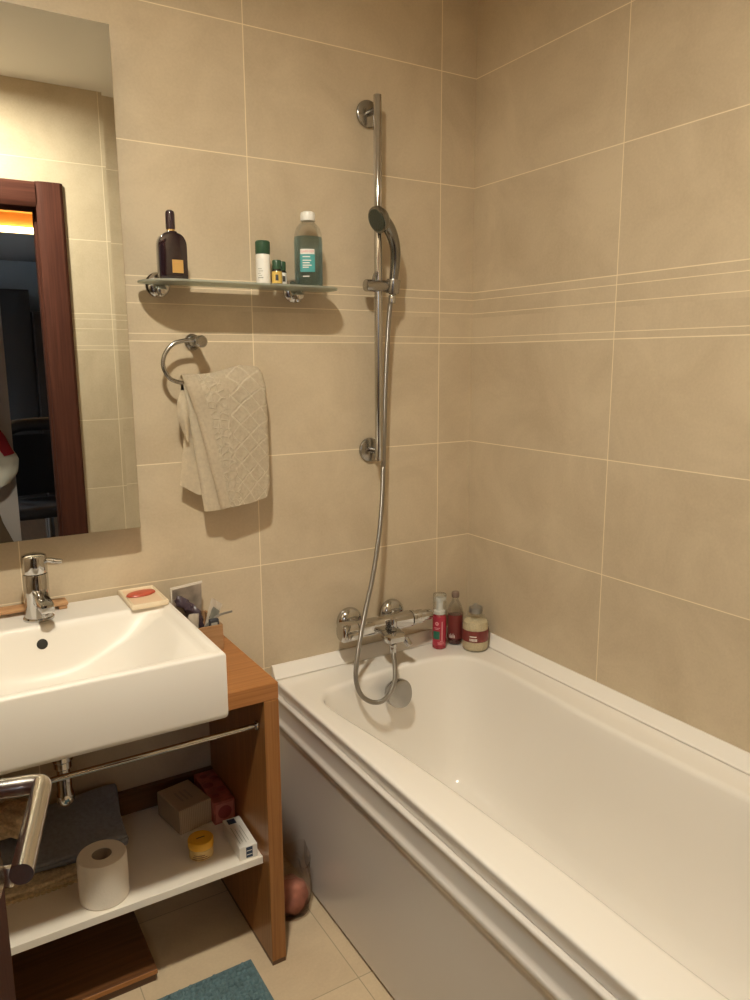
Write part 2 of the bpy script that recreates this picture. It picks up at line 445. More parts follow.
# ------------------------------------------------------------------- bathtub
ZD = .547
tub = thing('bathtub', (-.35, -.85, 0), 'long white built-in bathtub filling the right side of the room', 'bathtub')
open_pts = [(-.589, -1.30), (-.589, -1.05), (-.598, -.75), (-.615, -.50), (-.638, -.30), (-.640, -.215), (-.612, -.165), (-.545, -.143), (-.44, -.128), (-.34, -.121), (-.22, -.127), (-.15, -.150), (-.117, -.20),
            (-.106, -.30), (-.109, -.45), (-.116, -.68), (-.112, -.90), (-.105, -1.08), (-.104, -1.30), (-.120, -1.47), (-.18, -1.57), (-.30, -1.605), (-.40, -1.605), (-.52, -1.57), (-.575, -1.47)]
loop0 = [Vector((p.x, p.y)) for p in catmull([(x, y, 0) for x, y in open_pts], 6, True)]
N0 = len(loop0)
def offset_loop(lp, d, cx=-.35, cy=-.85):
    out = []
    for i, p in enumerate(lp):
        t = (lp[(i+1) % len(lp)] - lp[i-1]).normalized(); n = Vector((-t.y, t.x))
        if n.dot(Vector((cx, cy))-p) < 0: n = -n
        out.append(p+n*d)
    return out
bm = bmesh.new()
X0, X1, Y0, Y1 = -.700, -.004, -1.715, -.004
def ring_at(lp, z): return [bm.verts.new((p.x, p.y, z)) for p in lp]
# floor contour of the basin: a rounded rectangle inside the opening
def floor_pt(p, k):
    fx = -.355 + (p.x+.355)*(1-.46*k); fy = -.86 + (p.y+.86)*(1-.17*k)
    return Vector((fx, fy))
layers = []
for d, z in ((-.016, ZD), (-.010, ZD-.0008), (-.005, ZD-.003), (-.001, ZD-.0075), (.001, ZD-.014)): layers.append(ring_at(offset_loop(loop0, d), z))
base = offset_loop(loop0, .001)
ZB = .135
for k, z in ((.022, .50), (.05, .45), (.08, .39), (.11, .33), (.14, .28), (.165, .25), (.20, .222), (.25, .197), (.32, .174), (.42, .156), (.56, .145), (.78, ZB+.003), (1.0, ZB)):
    layers.append(ring_at([floor_pt(p, k) for p in base], z))
for A, B in zip(layers, layers[1:]):
    for i in range(N0):
        j = (i+1) % N0; bm.faces.new((A[i], A[j], B[j], B[i]))
bm.faces.new(layers[-1])
# deck: rectangle with the opening, softened front edge
rimo = []
rect = [(X0+.012, Y0), (X1, Y0), (X1, Y1), (X0+.012, Y1)]
rv = [bm.verts.new((x, y, ZD)) for x, y in rect]
re = [bm.edges.new((rv[i], rv[(i+1) % 4])) for i in range(4)]
oe = [bm.edges.get((layers[0][i], layers[0][(i+1) % N0])) for i in range(N0)]
bmesh.ops.triangle_fill(bm, edges=re+oe, use_beauty=True)
prof = [(X0+.012, ZD), (X0+.0055, ZD-.0006), (X0+.0022, ZD-.002), (X0+.0004, ZD-.0045), (X0, ZD-.0075), (X0+.0010, ZD-.013), (X0+.0055, ZD-.040), (X0+.02, ZD-.042)]
ra = [bm.verts.new((x, Y1, z)) for x, z in prof]; rb = [bm.verts.new((x, Y0, z)) for x, z in prof]
for i in range(len(prof)-1): bm.faces.new((ra[i], rb[i], rb[i+1], ra[i+1]))
bmesh.ops.remove_doubles(bm, verts=bm.verts[:], dist=1e-5)
bmesh.ops.recalc_face_normals(bm, faces=bm.faces[:])
part('tub_shell', bm, M['acrylic'], tub, sharp=50)
# moulded side panel
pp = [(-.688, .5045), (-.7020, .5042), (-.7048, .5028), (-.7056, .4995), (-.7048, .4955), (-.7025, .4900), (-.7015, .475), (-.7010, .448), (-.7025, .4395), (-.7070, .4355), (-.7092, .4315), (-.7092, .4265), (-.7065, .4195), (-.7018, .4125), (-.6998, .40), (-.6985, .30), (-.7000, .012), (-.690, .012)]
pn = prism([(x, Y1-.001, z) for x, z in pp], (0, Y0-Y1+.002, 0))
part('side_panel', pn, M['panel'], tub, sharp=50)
part('plinth', box(-.688, -.672, Y0, Y1, 0.0, .02), M['darkhole'], tub)
# overflow knob on the end slope
oc = Vector((-.380, -.1500, .487)); on = Vector((-.02, -1, .10)).normalized()
ov = lathe([(0, -.03), (.022, -.03), (.022, .006), (.040, .008), (.040, .012), (.0, .012)], oc, tuple(on), 36)
okb = part('overflow_knob', ov, M['chrome_soft'], tub); okb['label'] = 'satin chrome overflow knob'
u_, v_, a_ = frame_from(on)
cap = bmesh.new(); outl = []
for i in range(48):
    a = 2*PI*i/48; rr = .0415*(1+.045*math.cos(3*a))
    outl.append(oc + on*.012 + u_*(rr*math.cos(a)) + v_*(rr*math.sin(a)))
sub('knob_cap', prism(outl, on*.022, bev=.004), M['chrome_soft'], okb, tub)
part('drain', lathe([(0, 0), (.035, 0), (.035, .002), (.028, .004), (0, .005)], (-.355, -.36, ZB+.0005), n=32), M['chrome'], tub)

# sealing strips where the tub meets the walls
def seal(outline, vec): return prism(outline, vec)
sp = [(0, 0), (.0, .038), (.005, .038), (.009, .034), (.021, .011), (.026, .0055), (.0262, .003), (.023, .0012), (.023, 0)]
o = struct('trim_2', prism([(-.7025, -.0005-d, ZD+.0006+h) for d, h in sp], (.7020, 0, 0)), M['pvc'], 'white sealing strip along the short back end of the bathtub', 'trim')
o = struct('trim_3', prism([(-.0005-d, -.0275, ZD+.0006+h) for d, h in sp], (0, -1.688, 0)), M['pvc'], 'white sealing strip along the right long side of the bathtub', 'trim')

# ------------------------------------------------------------- vanity stand
VX0, VX1, VY, VZ = -1.773, -.857, -.403, .725
van = thing('vanity_stand', ((VX0+VX1)/2, VY/2, 0), 'open honey-coloured wooden vanity stand with a white shelf under the basin', 'vanity')
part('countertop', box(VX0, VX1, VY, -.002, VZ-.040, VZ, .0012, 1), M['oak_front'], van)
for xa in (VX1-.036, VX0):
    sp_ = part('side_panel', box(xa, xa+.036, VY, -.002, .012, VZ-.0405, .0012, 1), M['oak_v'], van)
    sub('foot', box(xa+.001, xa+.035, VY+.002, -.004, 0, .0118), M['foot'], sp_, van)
shf = part('shelf', box(VX0+.0365, VX1-.0365, -.366, -.0215, .2565, .2755, .001, 1), M['white_shelf'], van); shf['label'] = 'white laminate shelf'
part('back_rail', box(VX0+.0365, VX1-.0365, -.021, -.002, .250, .335, .001, 1), M['oak_dark'], van)
br = part('towel_bar', cyl((VX0+.0365, -.362, .612), (VX1-.0365, -.362, .612), .0062, 20), M['chrome'], van); br['label'] = 'thin chrome towel bar'
for xe, s in ((VX1-.0365, -1), (VX0+.0365, 1)): sub('bar_flange', cyl((xe, -.362, .612), (xe+s*.006, -.362, .612), .011, 24, .001), M['chrome'], br, van)

# --------------------------------------------------------------- washbasin
SX0, SX1, SY0, SY1, SB, ST = -1.613, -1.016, -.514, -.006, VZ+.0006, .868
sink = thing('washbasin', ((SX0+SX1)/2, (SY0+SY1)/2, SB), 'white rectangular ceramic washbasin with sloping bowl on the wooden stand', 'washbasin')
cx, cy = (SX0+SX1)/2, -.312
def sstep(a, b, x):
    t = max(0., min(1., (x-a)/(b-a))); return t*t*(3-2*t)
def basin_z(x, y):
    # rectangular recess with a soft border, then an elliptical bowl
    dl, drr, df, db = x-(SX0+.014), (SX1-.014)-x, y-(SY0+.016), (-.142)-y
    e = min(dl, drr, df*1.0, db)
    if e <= 0: rec = 0
    else:
        rec = .012*sstep(0, .016, e) + .020*sstep(0, .20, min(dl, drr)) * sstep(0, .05, min(df, db))
        rec += .042*sstep(0, .042, db)*sstep(0, .12, min(dl, drr))*sstep(0, .05, df)
    q = math.sqrt(((x-cx)/.262)**2 + ((y-cy)/.178)**2)
    bowl = .050*(1-sstep(.55, 1.0, q))*sstep(0, .02, e)
    return ST-rec-bowl
def spaced(a, b, n, r=.008):
    e = [0, r*.12, r*.35, r*.65, r]
    return [a+t for t in e] + [a+r+(b-a-2*r)*i/n for i in range(1, n)] + [b-t for t in reversed(e)]
xs, ys = spaced(SX0, SX1, 110), spaced(SY0, SY1, 96)
bm = bmesh.new(); r = .007; V = []
for x in xs:
    row = []
    for y in ys:
        e = min(x-SX0, SX1-x, y-SY0, SY1-y)
        z = basin_z(x, y)
        if e < r: z -= r-math.sqrt(max(0, r*r-(r-e)**2))
        row.append(bm.verts.new((x, y, z)))
    V.append(row)
nx, ny = len(xs), len(ys)
for i in range(nx-1):
    for j in range(ny-1): bm.faces.new((V[i][j], V[i+1][j], V[i+1][j+1], V[i][j+1]))
ringv = [V[i][0] for i in range(nx)] + [V[nx-1][j] for j in range(1, ny)] + [V[i][ny-1] for i in range(nx-2, -1, -1)] + [V[0][j] for j in range(ny-2, 0, -1)]
low = []
for z, ins in ((SB+.012, .0), (SB+.004, .002), (SB, .006)):
    rr = [bm.verts.new((cx+(v.co.x-cx)*(1-ins/.3), -.26+(v.co.y+.26)*(1-ins/.25), z)) for v in ringv]
    prev = low[-1] if low else ringv
    for i in range(len(rr)):
        j = (i+1) % len(rr); bm.faces.new((prev[i], rr[i], rr[j], prev[j]))
    low.append(rr)
bm.faces.new(low[-1])
bmesh.ops.recalc_face_normals(bm, faces=bm.faces[:])
part('basin', bm, M['ceramic'], sink, sharp=60)
# overflow hole on the back slope
fy = -.158; fz = basin_z(-1.311, fy)
nrm = Vector((0, basin_z(-1.311, fy+.004)-basin_z(-1.311, fy-.004), -.008)); nrm = Vector((0, -(basin_z(-1.311, fy+.004)-basin_z(-1.311, fy-.004))/.008, 1)).normalized()
part('overflow_hole', lathe([(0, -.003), (.0115, -.003), (.0115, .0009), (.010, .0013), (.0, .0006)], (-1.311, fy, fz), tuple(nrm), 28), M['darkhole'], sink)
part('drain', lathe([(0, 0), (.032, 0), (.032, .002), (.024, .004), (0, .005)], (cx, cy, basin_z(cx, cy)-.0005), n=32), M['chrome'], sink)
wpp = part('waste_pipe', lathe([(0, .486), (.013, .488), (.0185, .496), (.0185, .516), (.0165, .524), (.0165, .552), (.0145, .556), (.0145, .572), (.019, .576), (.019, .590), (.0225, .594), (.0225, .606), (.016, .610), (.016, .684)], (-1.302, -.25, 0), n=30), M['chrome'], sink)
wpp['label'] = 'chrome waste pipe under the basin'

# ------------------------------------------------------------ basin faucet
fc = Vector((-1.306, -.095, ST))
fau = thing('basin_faucet', fc, 'short chrome mixer tap standing on the washbasin back ledge', 'faucet')
part('base_ring', lathe([(0, 0), (.033, 0), (.033, .004), (.030, .007), (0, .007)], fc, n=36), M['chrome'], fau)
part('body', lathe([(.0290, .007), (.0280, .02), (.0270, .06), (.0270, .104), (.0262, .106)], fc, n=36), M['chrome'], fau)
sa, sb_ = fc+Vector((.002, -.018, 0)), fc+Vector((.010, -.088, 0))
sdv = (sb_-sa).normalized(); snv = Vector((-sdv.y, sdv.x, 0))*.0145
ol = [sa+Vector((0, 0, .040)), sb_+Vector((0, 0, .034)), sb_+Vector((0, 0, .054)), sa+sdv*.035+Vector((0, 0, .064)), sa+Vector((0, 0, .074))]
sp_o = part('spout', prism([p-snv for p in ol], snv*2, bev=.0035), M['chrome'], fau)
sub('aerator', cyl(sb_-sdv*.015+Vector((0, 0, .0385)), sb_-sdv*.014+Vector((0, 0, .026)), .0115, 24, .001), M['chrome_soft'], sp_o, fau)
cp = part('handle_cap', lathe([(.0262, .1085), (.0268, .111), (.0272, .142), (.0255, .148), (.017, .151), (0, .1515)], fc, n=36), M['chrome'], fau)
sub('lever', tube(catmull([fc+Vector((.020, -.006, .136)), fc+Vector((.032, -.010, .134)), fc+Vector((.044, -.014, .131)), fc+Vector((.056, -.020, .131))], 5), lambda t: .0045+.0022*math.sin(t*3), 14), M['chrome'], cp, fau)

# ------------------------------------------------------------------- mirror
MX0, MX1, MZ0, MZ1, MY = -1.575, -1.059, 1.0445, 2.160, -.062
mir = thing('wall_mirror', ((MX0+MX1)/2, -.02, MZ0), 'tall rectangular wall mirror above the washbasin, reflecting the doorway', 'mirror')
bm = bmesh.new(); w = .026; dy = .0011
o4 = [bm.verts.new((x, MY+dy, z)) for x, z in ((MX0, MZ0), (MX1, MZ0), (MX1, MZ1), (MX0, MZ1))]
i4 = [bm.verts.new((x, MY, z)) for x, z in ((MX0+w, MZ0), (MX1-w, MZ0), (MX1-w, MZ1-w), (MX0+w, MZ1-w))]
bm.faces.new(i4)
for i in range(1, 4): j = (i+1) % 4; bm.faces.new((o4[i], o4[j], i4[j], i4[i]))
bmesh.ops.recalc_face_normals(bm, faces=bm.faces[:])
if bm.faces[0].normal.y > 0: bmesh.ops.reverse_faces(bm, faces=bm.faces[:])
part('mirror_glass', bm, M['mirror'], mir, smooth=False)
part('glass_rim', box(MX0, MX1, MY+dy+.0001, MY+.0068, MZ0, MZ1), M['mirror_edge'], mir, smooth=False)
part('backing', box(MX0+.03, MX1-.022, MY+.0070, -.001, MZ0+.012, MZ1-.03), M['mdf'], mir)

# --------------------------------------------------------------- glass shelf
GZ = 1.622
gs = thing('glass_shelf', (-.77, 0, GZ), 'frosted glass shelf on chrome brackets holding perfume and bottles', 'shelf')
outl = []
gx0, gx1, gy0, gy1, rr = -1.026, -.512, -.134, -.022, .080
for a in range(0, 91, 6): outl.append((gx0+rr-rr*math.cos(math.radians(a)), gy0+rr-rr*math.sin(math.radians(a))))
for a in range(0, 91, 6): outl.append((gx1-rr+rr*math.sin(math.radians(a)), gy0+rr-rr*math.cos(math.radians(a))))
r2 = .022
for a in range(0, 91, 15): outl.append((gx1-r2+r2*math.cos(math.radians(a)), gy1-r2+r2*math.sin(math.radians(a))))
for a in range(0, 91, 15): outl.append((gx0+r2-r2*math.sin(math.radians(a)), gy1-r2+r2*math.cos(math.radians(a))))
part('glass_plate', prism([(x, y, GZ) for x, y in outl], (0, 0, .0050), bev=.001), [M['glass']], gs)
for bx in (-.968, -.606):
    b = part('bracket', lathe([(0, .0005), (.030, .0005), (.030, .005), (.026, .010), (.017, .013), (.015, .018), (0, .018)], (bx, 0, GZ+.001), (0, -1, 0), 36), M['chrome'], gs)
    ck = cyl((bx, -.0165, GZ-.013), (bx, -.043, GZ-.013), .011, 24, .003)
    sub('clamp', ck, M['chrome'], b, gs)
    sub('clamp_screw', lathe([(0, 0), (.008, 0), (.008, .006), (0, .009)], (bx, -.026, GZ-.022), (0, 0, -1), 20), M['chrome'], b, gs)
GT = GZ+.0055

# perfume bottle
pc = Vector((-.949, -.068, GT))
pf = thing('perfume_bottle', pc, 'dark plum perfume bottle with a rounded cap and gold square label', 'bottle')
W, H = .0335, .112
ol = [(-W, 0), (W, 0)]
for a in range(0, 91, 10):
    t = math.radians(a); ol.append((.0105+(W-.0105)*math.cos(t), H-.034+.030*math.sin(t)))
ol.append((.0105, H)); ol.append((-.0105, H))
for a in range(90, -1, -10):
    t = math.radians(a); ol.append((-.0105-(W-.0105)*math.cos(t), H-.034+.030*math.sin(t)))
part('flask', prism([pc+Vector((x, .014, z)) for x, z in ol], (0, -.028, 0), bev=.003), M['perf'], pf)
part('collar', cyl(pc+Vector((0, 0, H+.0002)), pc+Vector((0, 0, H+.004)), .0095, 24), M['gold_ring'], pf)
part('cap', lathe([(0, H+.004), (.0105, H+.004), (.0110, H+.008), (.0110, H+.038), (.0095, H+.044), (.006, H+.047), (0, H+.048)], pc, n=28), M['perf_cap'], pf)
lb = part('label_plate', box(pc.x-.0045, pc.x+.0215, pc.y-.0155, pc.y-.0141, pc.z+.017, pc.z+.047, .0003, 1), M['gold'], pf); lb['label'] = 'square gold label'
# white tube with green cap
def tube_bottle():
    c = Vector((-.719, -.067, GT))
    t = thing('deodorant_bottle', c, 'slim white bottle with a dark green cap on the glass shelf', 'bottle')
    part('body', lathe([(0, 0), (.0165, 0), (.018, .002), (.018, .072), (.017, .0745), (0, .0745)], c, n=32), M['white_print'], t)
    part('cap', lathe([(.0165, .075), (.0178, .0755), (.0178, .078), (.0183, .079), (.0183, .104), (.016, .107), (0, .107)], c, n=32), M['green_cap'], t)
    a = facing(c)
    part('print_panel', wrap_patch(c, .018, c.z+.014, c.z+.064, a-.9, a+.1), M['white_cap'], t)
    bl = None
    for k in range(5): bl = wrap_patch(c, .018, c.z+.016+k*.0055, c.z+.0175+k*.0055+.001*(k == 0), a-.75+.1*(k % 2), a+.0-.18*(k % 3), off=.0007, bm=bl)
    part('print_lines', bl, M['grey_print'], t)
tube_bottle()
def vial(c, lm, label, rot):
    t = thing('oil_vial', c, label, 'vial', group='small oil vials on the glass shelf')
    part('glass_body', lathe([(0, 0), (.0115, 0), (.0128, .0015), (.0128, .036), (.0105, .040), (0, .040)], c, n=28), M['amber'], t)
    part('cap', lathe([(0, .0402), (.0108, .0402), (.0112, .042), (.0112, .060), (.010, .062), (0, .062)], c, n=28), M['green_cap'], t)
    a = facing(c)+rot
    part('label_wrap', wrap_patch(c, .0128, c.z+.005, c.z+.034, a-1.35, a+1.35), lm, t)
    bb = wrap_patch(c, .0128, c.z+.012, c.z+.026, a-.28, a+.28, off=.0008)
    part('print_mark', bb, M['dark_print'], t)
vial(Vector((-.686, -.076, GT)), M['vial_gold'], 'small dark vial with a yellow label, beside the slim white bottle', 0)
vial(Vector((-.663, -.054, GT)), M['white_cap'], 'small dark vial with a white label, behind the yellow-labelled one', .5)
# micellar water bottle
mc = Vector((-.592, -.067, GT))
mb = thing('micellar_bottle', mc, 'tall clear bottle of pale blue cleansing water with white flip cap', 'bottle')
def sq(prof, c, e=2.7, n=44, sx=1, sy=.78):
    b2 = bmesh.new(); rings = []
    for r, h in prof:
        if r < 1e-6: rings.append([b2.verts.new(c+Vector((0, 0, h)))]); continue
        ring = []
        for i in range(n):
            a = 2*PI*i/n; ca, sa = math.cos(a), math.sin(a); k = (abs(ca)**e+abs(sa)**e)**(-1/e)
            ring.append(b2.verts.new(c+Vector((r*sx*k*ca, r*sy*k*sa, h))))
        rings.append(ring)
    for A, B in zip(rings, rings[1:]):
        for i in range(n):
            j = (i+1) % n
            if len(A) == 1: b2.faces.new((A[0], B[i], B[j]))
            elif len(B) == 1: b2.faces.new((A[i], A[j], B[0]))
            else: b2.faces.new((A[i], A[j], B[j], B[i]))
    bmesh.ops.recalc_face_normals(b2, faces=b2.faces[:]); return b2
part('bottle_shell', sq([(0, 0), (.034, 0), (.0368, .004), (.0368, .115), (.0355, .132), (.030, .148), (.021, .158), (.0165, .161), (.0165, .164), (0, .164)], mc, 2.3, sy=.85), M['clear'], mb)
part('cleansing_water', sq([(0, .002), (.0325, .002), (.0352, .006), (.0352, .115), (.0345, .125), (0, .1255)], mc, 2.3, sy=.85), M['bluewater'], mb)
part('cap', lathe([(0, .1645), (.0185, .1645), (.0190, .168), (.0190, .180), (.0175, .185), (.012, .1875), (0, .188)], mc, n=32), M['white_cap'], mb)
ma = facing(mc)
lw = part('front_label', wrap_patch(mc, .0378, mc.z+.036, mc.z+.081, ma-.55, ma+.50, off=.0006, sy=.88), M['teal_label'], mb); lw['label'] = 'teal printed label'
part('brand_strip', wrap_patch(mc, .0378, mc.z+.0795, mc.z+.092, ma-.52, ma+.47, off=.0012, sy=.88), M['white_cap'], mb)
def wrapmap(c, R, a0, zb, sy=1.0):
    return lambda x, y: Vector((c.x+R*math.cos(a0+x/R), c.y+R*sy*math.sin(a0+x/R), zb+y))
part('lettering', text_bm('GARNIER', .0088, wrapmap(mc, .0378+.0018, ma-.02, mc.z+.083, .88)), M['pink_print'], mb, smooth=False)
bl = None
for k, (q, wd) in enumerate(((.082, .30), (.073, .34), (.067, .28), (.061, .36), (.056, .24), (.034, .26))): bl = wrap_patch(mc, .0378, mc.z+q-.010, mc.z+q-.0076, ma-.35, ma-.35+wd*1.7, off=.0014, sy=.88, bm=bl)
part('print_lines', bl, M['white_cap'], mb)

# --------------------------------------------------------- towel ring, towel
rp = Vector((-.889, 0, 1.488))
trg = thing('towel_ring', rp, 'open chrome towel ring on the tiled wall holding a towel', 'towel ring')
pm = part('wall_mount', lathe([(0, .0005), (.020, .0005), (.0205, .004), (.0185, .008), (.0135, .011), (.0128, .014), (.0128, .064), (.0145, .068), (.0145, .076), (.011, .080), (0, .080)], rp, (0, -1, 0), 32), M['chrome_soft'], trg)
RY = -.054
rpath = catmull([(-.889, RY, 1.489), (-.92, RY, 1.4905), (-.953, RY, 1.482), (-.974, RY, 1.458), (-.980, RY, 1.43), (-.969, RY, 1.405), (-.952, RY, 1.393), (-.92, RY, 1.388), (-.85, RY, 1.388), (-.765, RY, 1.395)], 7)
part('ring_bar', tube(rpath, .0052, 14), M['chrome_soft'], trg)

def towel_mat():
    m, nt, b = nmat('beige_jacquard'); nb = NB(nt)
    uvn = nt.nodes.new('ShaderNodeUVMap'); sx = nt.nodes.new('ShaderNodeSeparateXYZ'); nt.links.new(uvn.outputs[0], sx.inputs[0])
    tc = nt.nodes.new('ShaderNodeTexCoord')
    wn = nt.nodes.new('ShaderNodeTexNoise'); wn.inputs['Scale'].default_value = 28; wn.inputs['Detail'].default_value = 2
    nt.links.new(tc.outputs['Object'], wn.inputs['Vector'])
    wob = nb.m('MULTIPLY', nb.m('SUBTRACT', wn.outputs['Fac'], .5), .16)
    u, v = sx.outputs[0], sx.outputs[1]
    a = nb.m('ADD', nb.m('ADD', nb.m('MULTIPLY', u, 4.2), nb.m('MULTIPLY', v, 10.0)), wob)
    c = nb.m('ADD', nb.m('SUBTRACT', nb.m('MULTIPLY', u, 2.8), nb.m('MULTIPLY', v, 12.8)), wob)
    da, dc = nb.pingdist(a, 1.0), nb.pingdist(c, 1.0)
    groove = nb.m('SUBTRACT', 1.0, nb.m('DIVIDE', nb.m('MINIMUM', da, dc), .10), True)
    groove = nb.m('MAXIMUM', groove, 0.0)
    zone = nb.m('GREATER_THAN', nb.m('ADD', u, nb.m('MULTIPLY', nb.m('SUBTRACT', v, .2), -.25)), .40)
    fl = nt.nodes.new('ShaderNodeTexVoronoi'); fl.feature = 'DISTANCE_TO_EDGE'; fl.inputs['Scale'].default_value = 52
    nt.links.new(tc.outputs['Object'], fl.inputs['Vector'])
    fg = nb.m('MAXIMUM', nb.m('SUBTRACT', 1.0, nb.m('DIVIDE', fl.outputs['Distance'], .14)), 0.0)
    # floral border only inside a vertical band
    band = nb.m('MULTIPLY', nb.m('GREATER_THAN', u, .17), nb.m('LESS_THAN', u, .42))
    g = nb.m('ADD', nb.m('MULTIPLY', groove, zone), nb.m('MULTIPLY', nb.m('MULTIPLY', fg, band), .8))
    g = nb.m('MINIMUM', g, 1.0)
    pile = nt.nodes.new('ShaderNodeTexNoise'); pile.inputs['Scale'].default_value = 300; pile.inputs['Detail'].default_value = 3
    nt.links.new(tc.outputs['Object'], pile.inputs['Vector'])
    puff = nb.m('MULTIPLY', nb.m('MINIMUM', nb.m('MULTIPLY', nb.m('MINIMUM', da, dc), 2.5), 1.0), zone)
    h = nb.m('ADD', nb.m('ADD', nb.m('MULTIPLY', g, .9), puff), nb.m('MULTIPLY', pile.outputs['Fac'], .4))
    bp = nt.nodes.new('ShaderNodeBump'); bp.inputs['Strength'].default_value = .8; bp.inputs['Distance'].default_value = .003
    nt.links.new(h, bp.inputs['Height']); nt.links.new(bp.outputs['Normal'], b.inputs['Normal'])
    mx = nt.nodes.new('ShaderNodeMix'); mx.data_type = 'RGBA'
    nt.links.new(g, mx.inputs['Factor'])
    mx.inputs[6].default_value = (.79, .70, .555, 1); mx.inputs[7].default_value = (.95, .87, .72, 1)
    mot = nt.nodes.new('ShaderNodeTexNoise'); mot.inputs['Scale'].default_value = 130; mot.inputs['Detail'].default_value = 4
    nt.links.new(tc.outputs['Object'], mot.inputs['Vector'])
    m2 = nt.nodes.new('ShaderNodeMix'); m2.data_type = 'RGBA'; m2.blend_type = 'MULTIPLY'; m2.inputs['Factor'].default_value = 1
    rr = nt.nodes.new('ShaderNodeValToRGB'); rr.color_ramp.elements[0].position = .35; rr.color_ramp.elements[1].position = .6
    rr.color_ramp.elements[0].color = (.91, .90, .88, 1); rr.color_ramp.elements[1].color = (1, 1, 1, 1)
    nt.links.new(mot.outputs['Fac'], rr.inputs['Fac']); nt.links.new(mx.outputs[2], m2.inputs[6]); nt.links.new(rr.outputs['Color'], m2.inputs[7])
    nt.links.new(m2.outputs[2], b.inputs['Base Color']); setp(b, Roughness=.95, Specular_IOR_Level=.1)
    return m
M['towel'] = towel_mat()
tw = thing('hand_towel', (-.83, RY, 1.39), 'beige towel with raised diamond pattern draped over the towel ring', 'towel')
def lerp(a, b, t): return a+(b-a)*t
def pl(pts, t):    # piecewise linear through equally meaningful (t, value)
    for (t0, v0), (t1, v1) in zip(pts, pts[1:]):
        if t <= t1: return v0+(v1-v0)*(t-t0)/(t1-t0)
    return pts[-1][1]
def top_z(u): return pl([(0, 1.4015), (.35, 1.405), (.72, 1.424), (.93, 1.421), (1, 1.408)], u)
def front_fn(u, s, xl, xr, zb, depth, ytop, wav=.004, ph=0.):
    x0 = pl(xl, s); x1 = pl(xr, s); x = lerp(x0, x1, u)
    zt = top_z((x+.937)/.212)
    z = lerp(zt, zb(u), s)
    y = ytop-depth*min(1, s*9)**.5 - wav*math.sin(u*5.2+ph+s*1.5)*s - .006*math.sin(u*PI)*s
    # the fold at the sheet's side edges turns back to the wall
    e = min(u, 1-u)
    y += .006*max(0, 1-e/.04)**2
    return Vector((x, y, z))
# outer layer: front drop, over the bar, back drop
def outer(u, v):
    if v < .60:
        s = 1-v/.60
        return front_fn(u, s, [(0, -.937), (.3, -.908), (.7, -.880), (1, -.859)], [(0, -.728), (.15, -.722), (.6, -.7205), (.95, -.722), (1, -.727)], lambda u: pl([(0, 1.072), (.6, 1.078), (.93, 1.088), (1, 1.100)], u), .013, RY-.011)
    if v < .66:
        t = (v-.60)/.06; x = lerp(-.937, -.728, u)
        return Vector((x, RY-.011+.022*t, top_z(u)+.007*math.sin(t*PI)))
    s = (v-.66)/.34
    x = lerp(lerp(-.937, -.925, s), lerp(-.728, -.724, s), u)
    return Vector((x, RY+.011+.010*s+.003*math.sin(u*6)*s, lerp(top_z(u), 1.20+.02*u, s)))
part('outer_fold', grid(outer, 44, 80, thick=.004), M['towel'], tw, sharp=70)
def mid(u, v):
    if v < .70:
        s = 1-v/.70
        return front_fn(u, s, [(0, -.936), (.2, -.928), (.6, -.912), (1, -.897)], [(0, -.80), (1, -.80)], lambda u: pl([(0, 1.066), (.5, 1.067), (1, 1.083)], u), .004, RY-.0065, .002, .6)
    s = (v-.70)/.30
    x = lerp(lerp(-.936, -.945, s), -.80, u)
    return Vector((x, RY+lerp(-.0065, .0055, min(1, s*6)), lerp(top_z((x+.937)/.212)-.002, 1.30, s)))
part('inner_fold', grid(mid, 24, 60, thick=.003), M['towel_plain'], tw, sharp=70)
def back(u, v):
    xl = pl([(0, -.951), (.35, -.940), (.7, -.928), (1, -.925)], v); xr = -.82
    x = lerp(xl, xr, u)
    z = lerp(pl([(0, 1.136), (.33, 1.107), (1, 1.10)], u), 1.375, v)
    return Vector((x, RY+.008+.004*math.sin(u*4+1), z))
part('back_fold', grid(back, 20, 30, thick=.003), M['towel_plain'], tw, sharp=70)
def curl(u, v):
    xl = pl([(0, -.931), (.2, -.941), (.45, -.953), (.75, -.952), (1, -.941)], v)
    x = lerp(xl, -.926, u)
    return Vector((x, RY-.004-.012*math.sin(u*2.6)*math.sin(v*PI)+.002, lerp(1.245, 1.372, v)))
part('edge_curl', grid(curl, 10, 24, thick=.003), M['towel_plain'], tw, sharp=70)

# ------------------------------------------------------------- shower rail
RX, RYY = -.374, -.056
rail = thing('shower_rail', (RX, 0, 1.157), 'tall vertical chrome shower rail fixed to the back wall', 'shower rail')
part('bar', cyl((RX, RYY, 1.157), (RX, RYY, 2.130), .0112, 28, .001), M['chrome'], rail)
for mz in (2.096, 1.184):
    wm = part('wall_mount', lathe([(0, .0005), (.034, .0005), (.035, .003), (.034, .009), (.031, .011), (0, .0115)], (RX, 0, mz), (0, -1, 0), 40), M['chrome_soft'], rail)
    sub('mount_arm', cyl((RX, -.0105, mz), (RX, RYY, mz), .0085, 22), M['chrome_soft'], wm, rail)
sl = part('slider', cyl((-.418, RYY-.004, 1.642), (-.345, RYY-.004, 1.642), .0165, 30, .003), M['chrome_soft'], rail)
sub('slider_lever', tube(catmull([(-.396, RYY-.010, 1.655), (-.394, RYY-.013, 1.668), (-.390, RYY-.018, 1.680)], 4), .0042, 12), M['chrome_soft'], sl, rail)
HB = Vector((-.3335, RYY-.012, 1.642))
hdir = Vector((.03, -.12, 1)).normalized()
sub('hand_shower_cradle', lathe([(.0135, -.019), (.0175, -.019), (.0185, -.015), (.0195, .015), (.0185, .019), (.0135, .019), (.0135, -.019)], HB, tuple(hdir), 30, cap=False), M['chrome_soft'], sl, rail)
